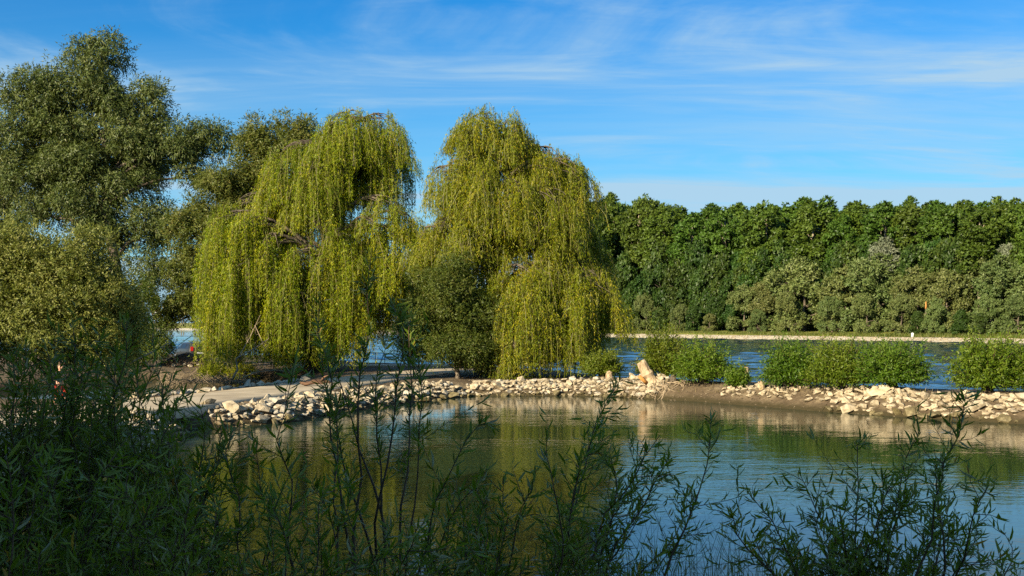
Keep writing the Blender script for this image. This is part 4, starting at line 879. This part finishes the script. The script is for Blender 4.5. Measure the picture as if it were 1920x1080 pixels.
dead_branch('grey dead bough curving up out of the brushwood under the inlet willow', [([at(436, 712, 69), at(446, 695, 69), at(443, 672, 69), at(475, 655, 69), at(505, 637, 69)], .075), ([at(445, 674, 69), at(470, 630, 70), at(488, 590, 70)], .04), ([at(478, 610, 70), at(492, 640, 69), at(498, 660, 69)], .025)], 8, 2)
dead_branch('thin arching dead bough at the water under the inlet willow', [([at(455, 708, 68), at(480, 697, 68.5), at(520, 693, 69), at(545, 700, 69)], .04), ([at(470, 700, 68.5), at(490, 690, 68.5)], .02)], 6, 3)
# brushwood tangle along the inlet
g = Geo(); rg = np.random.default_rng(9)
for k in range(420):
    u = rg.uniform(300, 480); d = rg.uniform(70, 74); a = at(u, 718-rg.exponential(5), d); a[2] = max(a[2], .02); dr = unit((rg.normal(size=3)*[1, 1, .45]+[0, 0, .15])[None])[0]; l_ = rg.uniform(.4, 1.3)
    tube(g, wob([a-dr*l_*.5, a, a+dr*l_*.5], .08, rg), [.014, .016, .006], 4, cap=False)
tag(link('brushwood', g.mesh('brushwood'), MT['deadwood']), 'tangle of dead brown brushwood in the inlet water', 'brushwood', kind='stuff')

# ------------------------------------------------------------------ parked car seen from behind at an angle
def car(x, y, heading, label):
    z = gz(x, y)+.02; e = empty('parked_car', (x, y, z)); e.rotation_euler = (0, 0, heading); tag(e, label, 'car')
    m, t_ = new_mat('car_paint'); p = N(t_, 'ShaderNodeBsdfPrincipled'); p.inputs['Base Color'].default_value = (.05, .055, .06, 1); p.inputs['Metallic'].default_value = .5; p.inputs['Roughness'].default_value = .28
    t_.links.new(p.outputs[0], N(t_, 'ShaderNodeOutputMaterial').inputs[0]); paint = m
    m, t_ = new_mat('car_glass'); p = N(t_, 'ShaderNodeBsdfPrincipled'); p.inputs['Base Color'].default_value = (.01, .012, .014, 1); p.inputs['Roughness'].default_value = .05
    t_.links.new(p.outputs[0], N(t_, 'ShaderNodeOutputMaterial').inputs[0]); glass = m
    red = solid_mat('tail_lamp', [(0, (.5, .012, .01)), (1, (.6, .02, .015))], 3, .2, 0); rub = solid_mat('tyre', [(0, (.02, .02, .02)), (1, (.03, .03, .03))], 3, .8, 0); rim = solid_mat('wheel_rim', [(0, (.4, .4, .4)), (1, (.5, .5, .5))], 3, .3, 0, metal=.8)
    # cross sections along +x (front): x, half width at sill, belt, roof; heights of sill, belt, roof
    secs = [(-2.10, .70, .74, .60, .42, .80, .88), (-2.02, .80, .84, .64, .28, .92, 1.25), (-1.75, .84, .86, .62, .24, .95, 1.47), (-.9, .85, .87, .64, .22, .95, 1.53), (.1, .85, .87, .64, .22, .94, 1.52), (.55, .85, .87, .62, .22, .93, 1.42), (1.15, .85, .86, .70, .22, .90, .98), (1.8, .82, .82, .66, .25, .80, .84), (2.12, .66, .68, .56, .36, .62, .66)]
    V = []
    for X, a, b, c, h0, h1, h2 in secs:
        V += [(X, -a*.9, h0), (X, -a, h0+.12), (X, -b, h1), (X, -c, h2-.05), (X, -c*.75, h2), (X, c*.75, h2), (X, c, h2-.05), (X, b, h1), (X, a, h0+.12), (X, a*.9, h0)]
    n = 10; Q = []
    for i in range(len(secs)-1):
        for j in range(n): Q.append((i*n+j, i*n+(j+1) % n, (i+1)*n+(j+1) % n, (i+1)*n+j))
    g = Geo(); g.add(V, Q=Q+[(0, 9, 8, 1), (1, 8, 7, 2), (2, 7, 6, 3), (3, 6, 5, 4)]+[tuple(q+8*n for q in r) for r in ((1, 8, 9, 0), (2, 7, 8, 1), (3, 6, 7, 2), (4, 5, 6, 3))])
    link('body', g.mesh('body', flat=False), paint, e)
    def panel(name, quad, mat, off):
        quad = np.array(quad, float); nn = unit(np.cross(quad[1]-quad[0], quad[3]-quad[0])[None])[0]*off; g = Geo(); V = np.concatenate([quad+nn, quad-nn*.2])
        g.add(V, Q=[(0, 1, 2, 3), (4, 7, 6, 5), (0, 4, 5, 1), (1, 5, 6, 2), (2, 6, 7, 3), (3, 7, 4, 0)]); link(name, g.mesh(name, flat=True), mat, e)
    for s in (-1, 1):
        def sd(x, f):   # a point on the side between belt (0) and roof (1)
            S_ = np.array(secs); b = np.interp(x, S_[:, 0], S_[:, 2]); c = np.interp(x, S_[:, 0], S_[:, 3]); h1 = np.interp(x, S_[:, 0], S_[:, 5]); h2 = np.interp(x, S_[:, 0], S_[:, 6])-.05
            return (x, s*(b+(c-b)*f), h1+(h2-h1)*f)
        for x0, x1, y0, y1 in ((-1.6, -.95, -1.5, -.95), (-.88, .02, -.88, .02), (.1, .95, .1, .50)):
            q = [sd(x0, .10), sd(x1, .10), sd(y1, .88), sd(y0, .88)]
            panel('side_window', q if s < 0 else q[::-1], glass, .012)
        panel('tail_light', [(-2.075, s*.86, .82), (-2.075, s*.60, .82), (-2.0, s*.55, 1.18), (-2.0, s*.78, 1.18)][::(1 if s > 0 else -1)], red, .03)
        for wx in (-1.3, 1.3):
            g = Geo(); tube(g, [(wx, s*.66, .32), (wx, s*.70, .32), (wx, s*.85, .32), (wx, s*.88, .32)], [.27, .32, .32, .27], 18); w_ = link('wheel', g.mesh('wheel'), rub, e)
            g = Geo(); tube(g, [(wx, s*.84, .32), (wx, s*.895, .32)], [.2, .18], 12); link('rim', g.mesh('rim'), rim, w_)
    panel('rear_window', [(-2.05, .58, 1.0), (-2.05, -.58, 1.0), (-1.86, -.5, 1.40), (-1.86, .5, 1.40)], glass, .03)
    panel('windscreen', [(1.10, -.62, 1.0), (1.10, .62, 1.0), (.62, .55, 1.40), (.62, -.55, 1.40)], glass, .03)
    panel('number_plate', [(-2.09, .26, .60), (-2.09, -.26, .60), (-2.09, -.26, .72), (-2.09, .26, .72)], MT['whitepaint'], .04)
    panel('bumper', [(-2.10, .72, .36), (-2.10, -.72, .36), (-2.11, -.74, .54), (-2.11, .74, .54)], paint, .04)
Yc = 93; car((358-960)/F*Yc, Yc, math.atan2(.80, -.60), 'dark silver car parked behind the rubble heap, its red tail light showing')

# ------------------------------------------------------------------ person walking on the track, behind the leaves
def person(x, y, face, label):
    z = gz(x, y)+.12; e = empty('person', (x, y, z)); e.rotation_euler = (0, 0, face); tag(e, label, 'person')
    skin = solid_mat('skin', [(0, (.50, .27, .17)), (1, (.56, .31, .20))], 5, .55, 0); redc = solid_mat('red_cloth', [(0, (.55, .03, .015)), (1, (.65, .05, .025))], 8, .85, .2, 30); dark = solid_mat('dark_cloth', [(0, (.03, .035, .05)), (1, (.05, .055, .075))], 8, .9, .2, 30); hair = solid_mat('hair', [(0, (.05, .03, .015)), (1, (.09, .055, .03))], 20, .6, .3, 60)
    J = {'pel': (0, 0, .95, .13, .10), 'wai': (0, 0, 1.10, .12, .09), 'che': (0.02, 0, 1.30, .155, .105), 'sho': (0.01, 0, 1.43, .12, .08), 'nec': (0.02, 0, 1.51, .055, .055), 'hea': (.03, 0, 1.58, .075, .085), 'hd2': (.035, 0, 1.66, .078, .095), 'top': (.02, 0, 1.74, .05, .06),
         'nos': (.125, 0, 1.635, .014, .014), 'earl': (.02, .085, 1.645, .018, .02), 'earr': (.02, -.085, 1.645, .018, .02)}
    for s, k in ((1, 'l'), (-1, 'r')):
        f = s*.16
        J.update({'sh'+k: (0, s*.19, 1.41, .062, .062), 'el'+k: (-f*.7-.02, s*.25, 1.13, .045, .045), 'wr'+k: (-f*1.1+.08, s*.25, .90, .03, .026), 'pa'+k: (-f*1.2+.11, s*.25, .83, .042, .018),
                  'hi'+k: (0, s*.095, .90, .105, .10), 'kn'+k: (f*1.1+.05, s*.10, .50, .062, .062), 'ca'+k: (f*1.2-.01, s*.10, .36, .058, .055), 'an'+k: (f*1.7-.03, s*.10, .09, .036, .036), 'he'+k: (f*1.7-.06, s*.10, .04, .035, .035), 'to'+k: (f*1.7+.15, s*.11, .03, .04, .025)})
        for q in range(4): 
            J['f%d%s' % (q, k)] = (-f*1.2+.135-.02*q, s*(.262-.012*q), .755+.006*abs(q-1), .010, .010); J['g%d%s' % (q, k)] = (-f*1.2+.145-.02*q, s*(.24-.01*q), .715+.008*abs(q-1), .008, .008)
        J['th'+k] = (-f*1.2+.155, s*.225, .80, .011, .011)
    E = [('pel', 'wai'), ('wai', 'che'), ('che', 'sho'), ('sho', 'nec'), ('nec', 'hea'), ('hea', 'hd2'), ('hd2', 'top'), ('hd2', 'nos'), ('hd2', 'earl'), ('hd2', 'earr')]
    for k in 'lr':
        E += [('sho', 'sh'+k), ('sh'+k, 'el'+k), ('el'+k, 'wr'+k), ('wr'+k, 'pa'+k), ('pel', 'hi'+k), ('hi'+k, 'kn'+k), ('kn'+k, 'ca'+k), ('ca'+k, 'an'+k), ('an'+k, 'he'+k), ('an'+k, 'to'+k), ('pa'+k, 'th'+k)]
        for q in range(4): E += [('pa'+k, 'f%d%s' % (q, k)), ('f%d%s' % (q, k), 'g%d%s' % (q, k))]
    def skinmesh(name, J, E, mat, root, sub=2):
        ks = list(J); me = bpy.data.meshes.new(name); me.from_pydata([J[k][:3] for k in ks], [(ks.index(a), ks.index(b)) for a, b in E], []); ob = bpy.data.objects.new(name, me); COL.objects.link(ob)
        md = ob.modifiers.new('skin', 'SKIN'); md.use_smooth_shade = True
        if not me.skin_vertices: 
            bpy.context.view_layer.objects.active = ob; ob.select_set(True); bpy.ops.mesh.customdata_skin_add()
        for v, k in zip(me.skin_vertices[0].data, ks): v.radius = J[k][3:5]; v.use_root = (k == root)
        ob.modifiers.new('sub', 'SUBSURF').levels = sub; ob.modifiers['sub'].render_levels = sub
        dg = bpy.context.evaluated_depsgraph_get(); m2 = bpy.data.meshes.new_from_object(ob.evaluated_get(dg)); bpy.data.objects.remove(ob); m2.materials.clear(); return link(name, m2, mat, e)
    body = skinmesh('body', J, E, skin, 'pel')
    def grow(keys, edges, add, name, mat, root):
        j = {k: (*J[k][:3], J[k][3]+add, J[k][4]+add) for k in keys}
        for s, k in ((1, 'l'), (-1, 'r')):
            a, b = np.array(J['hi'+k][:3]), np.array(J['kn'+k][:3]); j2 = a*.25+b*.75
            if 'hi'+k in keys: j['mid'+k] = (*j2, .095, .095)
            a, b = np.array(J['sh'+k][:3]), np.array(J['el'+k][:3]); j3 = a*.35+b*.65
            if 'sh'+k in keys: j['slv'+k] = (*j3, .072, .072)
        skinmesh(name, j, edges, mat, root, 2)
    grow(['pel', 'wai', 'hil', 'hir'], [('pel', 'wai'), ('pel', 'hil'), ('pel', 'hir'), ('hil', 'midl'), ('hir', 'midr')], .022, 'shorts', redc, 'pel')
    grow(['wai', 'che', 'sho', 'shl', 'shr'], [('wai', 'che'), ('che', 'sho'), ('sho', 'shl'), ('sho', 'shr'), ('shl', 'slvl'), ('shr', 'slvr')], .018, 'shirt', dark, 'che')
    skinmesh('hair', {'a': (-.02, 0, 1.66, .085, .095), 'b': (.0, 0, 1.74, .085, .092), 'c': (.03, 0, 1.775, .05, .055)}, [('a', 'b'), ('b', 'c')], hair, 'b')
    g = Geo()
    for s in (-1, 1): tube(g, [(.098, s*.032, 1.668), (.118, s*.032, 1.668)], [.013, .008], 7)
    tube(g, [(.108, -.025, 1.585), (.118, 0, 1.583), (.108, .025, 1.585)], .007, 5)
    link('face', g.mesh('face'), dark, body)
    for s in (-1, 1):
        f = s*.16; g = Geo(); fx = f*1.7; V = np.array([(fx-.11, .05), (fx+.02, .06), (fx+.13, .055), (fx+.20, .03)]); tube(g, [(a, s*.105, .035) for a, b in V], [.045, .05, .048, .03], 8); link('shoe', g.mesh('shoe'), dark, e)
Yp = 37.5; person((113-960)/F*Yp, Yp, math.radians(-25), 'person in red shorts and dark top walking on the track, mostly hidden by leaves')

# ------------------------------------------------------------------ osier shrubs on the near bank, in shade
LV = np.array([(0, 0, 0), (.30, .5, .0), (.32, 0, -.035), (.30, -.5, .0), (.68, .40, -.03), (.70, 0, -.06), (.68, -.40, -.03), (1, 0, -.14)])   # along, across, up
LT = np.array([(0, 2, 1), (0, 3, 2), (1, 2, 5), (1, 5, 4), (2, 3, 6), (2, 6, 5), (4, 5, 7), (5, 6, 7)])
LEAF_ME = []
for i in range(6):
    v = LV.copy(); v[:, 2] *= .3+.5*i; me = mesh_np('leaf', v, [(3, LT)], [np.full(8, [.12, .25, .35, .45, .58, .8][i])]); me.materials.append(MT['front']); LEAF_ME.append(me)
def blades(g, P, D, A, Ln, Wd, curl, rnd):
    n = len(P); Nn = np.cross(D, A)
    V = P[:, None]+D[:, None]*(LV[None, :, 0:1]*Ln[:, None, None])+A[:, None]*(LV[None, :, 1:2]*Wd[:, None, None])+Nn[:, None]*(LV[None, :, 2:3]*(Ln*curl)[:, None, None])
    T = (np.arange(n)*8)[:, None, None]+LT[None]; g.add(V, T=T.reshape(-1, 3), rt=np.repeat(rnd, 8))
def osier(label, base, tips, d, seed, twig=.125, tl=(.18, .62), ll=(.055, .105), start=.30, nobj=70, thick=.012, fill=0, fillbox=None, jit=.35):
    rng = np.random.default_rng(seed); X = (base-960)/F*d; z0 = max(gz(X, d), .05); B = np.array([X, d, z0]); e = empty('osier_shrub', B); tag(e, label, 'shrub', 'osier shrubs on the near bank')
    gs = Geo(); gl = Geo(); PP = []; DD = []; TT = []
    tips = [(*t_, 1) for t_ in tips]
    for _ in range(fill):
        tips.append((rng.uniform(fillbox[0], fillbox[1]), rng.uniform(fillbox[2], fillbox[3]), 0))
    for u, v, main in tips:
        dd = d+rng.normal()*jit; tip = at(u, v, dd); b = B+np.array([rng.normal()*.18, rng.normal()*.18, -.1])
        ln = np.linalg.norm(tip-b); mid = b*.5+tip*.5; mid[:2] = b[:2]*.55+tip[:2]*.45+rng.normal(size=2)*.06*ln; mid[2] += .06*ln
        st = wob(bez(b, mid, tip, 14), .02*ln, rng); rad = np.linspace(thick*(1 if main else .7), .0022, 14); tube(gs, st, rad, 5, cap=False)
        k = int(ln*(1-start)/twig)
        f = np.sort(np.clip(start+(.99-start)*rng.uniform(0, 1, k)**.85, 0, .99)); idx = f*13; i0 = np.clip(idx.astype(int), 0, 12); fr = (idx-i0)[:, None]; p = st[i0]*(1-fr)+st[i0+1]*fr; tg = unit(st[i0+1]-st[i0])
        side = unit(np.cross(tg, rng.normal(size=(k, 3)))); tlen = rng.uniform(*tl, k)*np.exp(rng.normal(size=k)*.25)*(1.15-f*.8)*(1 if main else .9)
        dr = unit(tg*.62+side*.95+np.array([0, 0, .05]))
        for j in range(k):
            bd = rng.normal(size=3)*.16*tlen[j]; e1 = p[j]+dr[j]*tlen[j]*.55; e2 = p[j]+dr[j]*tlen[j]+bd+np.array([0, 0, .05*tlen[j]])
            pts = np.array([p[j], e1, e2]); tube(gs, pts, [.0032, .0024, .0012], 3, cap=False)
            m = max(4, int(tlen[j]/.026)); s = np.clip(np.linspace(.08, 1, m)+rng.normal(size=m)*.02, 0, 1); q = np.where(s[:, None] < .55, pts[0]+(pts[1]-pts[0])*(s/.55)[:, None], pts[1]+(pts[2]-pts[1])*((s-.55)/.45)[:, None])
            PP.append(q); TT.append(np.repeat(dr[j][None], m, 0))
        m = int(ln*(1-start)/.022); s = rng.uniform(start+.15, 1, m)*13; i0 = np.clip(s.astype(int), 0, 12); fr = (s-i0)[:, None]; PP.append(st[i0]*(1-fr)+st[i0+1]*fr); TT.append(unit(st[i0+1]-st[i0]))
    P = np.concatenate(PP); T = np.concatenate(TT); n = len(P)
    sd_ = unit(np.cross(T, rng.normal(size=(n, 3)))); D = unit(T*rng.uniform(.5, 1.1, (n, 1))+sd_*rng.uniform(.6, 1.2, (n, 1))+np.array([0, 0, -.12])); A = unit(np.cross(D, rng.normal(size=(n, 3))*.6+np.array([0, 0, 1.0])))
    Ln = rng.uniform(*ll, n)*rng.choice([1, 1, 1, 1.25], n); Wd = Ln*rng.uniform(.125, .185, n); curl = rng.uniform(.2, 2.6, n); r = np.where(rng.uniform(size=n) < .012, 1.0, np.clip(.34+rng.normal(size=n)*.22, 0, .82))
    key = np.linalg.norm(P-np.array([0, 0, CAMZ]), axis=1)-Ln*6; vis = (P[:, 2]-CAMZ) > -(1080-HOR)/F*P[:, 1]; key = np.where(vis, key, 99); order = np.argsort(key); pick = order[:nobj]; rest = np.ones(n, bool); rest[pick] = False
    blades(gl, P[rest], D[rest], A[rest], Ln[rest], Wd[rest], curl[rest], r[rest])
    link('stems', gs.mesh('stems', B), MT['twig'], e)['kind'] = 'stuff'; link('foliage', gl.mesh('foliage', B), MT['front'], e)['kind'] = 'stuff'
    for i in pick:
        o_ = link('leaf', LEAF_ME[rng.integers(6)], None, e); Nn = np.cross(D[i], A[i]); M4 = np.eye(4); M4[:3, 0] = D[i]*Ln[i]; M4[:3, 1] = A[i]*Wd[i]; M4[:3, 2] = Nn*Ln[i]; M4[:3, 3] = P[i]-B; o_.matrix_basis = Matrix(M4.tolist())
    return gl.tris()
tt = 0
tt += osier('leafy osier at the far left edge, tops below the round bush', -20, [(-30, 690), (20, 720), (55, 650), (5, 650), (90, 700), (-60, 760), (40, 780), (70, 830)], 7.6, 201, fill=19, fillbox=(-60, 120, 690, 980))
tt += osier('osier shrub in front of the person in red shorts', 130, [(130, 605), (182, 590), (85, 640), (212, 640), (160, 680), (240, 700), (110, 730), (190, 740)], 7.9, 202, fill=20, fillbox=(50, 280, 650, 960))
tt += osier('tall osier with tips against the lower edge of the round bush', 245, [(236, 562), (275, 620), (300, 680), (330, 760), (262, 700), (360, 770), (215, 760)], 7.7, 203, fill=15, fillbox=(160, 340, 680, 980))
tt += osier('osier whose leafy tips cross the lit track edge', 330, [(345, 745), (382, 750), (300, 800), (400, 830), (430, 800)], 7.0, 204, fill=14, fillbox=(260, 420, 840, 1040))
tt += osier('osier further back in the left thicket, on the water side of the track', 150, [(100, 690), (60, 720), (140, 700), (190, 690), (110, 740), (150, 760), (70, 770), (220, 740)], 9.5, 215, twig=.09, fill=14, fillbox=(40, 240, 690, 820))
tt += osier('dense dark osier filling the lower left corner', 60, [(30, 850), (110, 840), (190, 860), (-10, 900)], 6.0, 205, fill=22, fillbox=(-40, 250, 850, 1060))
tt += osier('dense low osier right of the corner one, pale grey leaves at front', 240, [(230, 930), (300, 900), (350, 940), (260, 880)], 5.7, 206, fill=17, fillbox=(150, 400, 890, 1070), ll=(.05, .09))
tt += osier('thin open osier with bare stems before the olive reflection', 440, [(425, 815), (480, 850), (395, 880), (410, 930)], 7.2, 207, start=.45, fill=2, fillbox=(380, 480, 960, 1060), twig=.13, ll=(.065, .115))
tt += osier('tall slender sapling rising in front of the two weeping willows', 705, [(690, 478), (606, 560), (742, 560), (575, 605), (765, 600), (600, 650), (720, 640)], 8.6, 208, twig=.12, tl=(.10, .24), ll=(.065, .11), start=.46, jit=.2, thick=.016)
tt += osier('osier with arching tips in front of the driftwood log', 650, [(548, 720), (628, 745), (590, 890), (660, 900)], 7.6, 209, twig=.17, start=.55, ll=(.07, .12), fill=1, fillbox=(560, 720, 930, 1040))
tt += osier('leafy osier in front of the stones by the iron post', 800, [(888, 800), (795, 660), (900, 880), (850, 900)], 7.8, 210, twig=.16, start=.5, ll=(.07, .12), fill=5, fillbox=(720, 920, 930, 1050))
tt += osier('dark osier low in the middle of the near bank', 900, [(950, 895), (1005, 880), (900, 920), (1050, 850), (860, 930)], 6.8, 211, fill=13, twig=.12, ll=(.055, .1), fillbox=(740, 1060, 940, 1070))
tt += osier('arching osier reaching out over the blue water', 1015, [(1166, 722), (1345, 792), (1275, 850), (1220, 890), (1305, 960), (1110, 800), (1270, 1020), (1160, 860), (1080, 850), (1200, 960), (1230, 820)], 7.4, 212, twig=.075, start=.34, fill=6, fillbox=(1020, 1180, 950, 1070), thick=.015)
tt += osier('osier standing alone over the water towards the right corner', 1640, [(1815, 745), (1722, 800), (1625, 815), (1500, 892), (1412, 912), (1352, 960), (1570, 950), (1850, 900), (1898, 1005), (1700, 870), (1780, 860), (1455, 960), (1645, 900), (1750, 840), (1680, 900)], 7.3, 213, twig=.08, fill=24, fillbox=(1400, 1850, 950, 1075), thick=.014)
tt += osier('low osier filling the bottom between the corner and the slender sapling', 560, [(500, 930), (620, 920), (560, 900)], 6.2, 214, fill=10, fillbox=(480, 800, 985, 1075), twig=.1)
print('osier tris', tt)
# tall grass on the near bank
g = Geo(); rng = np.random.default_rng(15); n = 260; u = np.where(rng.uniform(size=n) < .6, rng.uniform(1180, 1440, n), rng.uniform(0, 1920, n)); d = rng.uniform(8.2, 11.5, n); X = (u-960)/F*d; z = ground_z(X, d); ln = rng.uniform(.5, 1.15, n)*1.15; lean = rng.normal(size=(n, 2))*.2; wd = rng.uniform(.0018, .0042, n)
p0 = np.stack([X, d, z], 1); p1 = p0+np.stack([lean[:, 0]*.3, lean[:, 1]*.3, ln*.6], 1); p2 = p0+np.stack([lean[:, 0]*1.3, lean[:, 1]*1.3, ln], 1); w = np.stack([wd, wd*0, wd*0], 1)
V = np.stack([p0-w, p0+w, p1-w*.8, p1+w*.8, p2], 1); b = (np.arange(n)*5)[:, None]; g.add(V, Q=b+np.array([[0, 1, 3, 2]]), T=b+np.array([[2, 3, 4]]), rq=rng.uniform(0, 1, n), rt=rng.uniform(0, 1, n))
tag(link('bank_grass', g.mesh('bank_grass'), MT['grass']), 'thin tall grass blades on the near bank', 'grass', kind='stuff')
print('total tris', sum(sum(max(len(p.vertices)-2, 1) for p in m.polygons) if len(m.polygons) < 3000 else len(m.polygons)*2 for m in bpy.data.meshes))
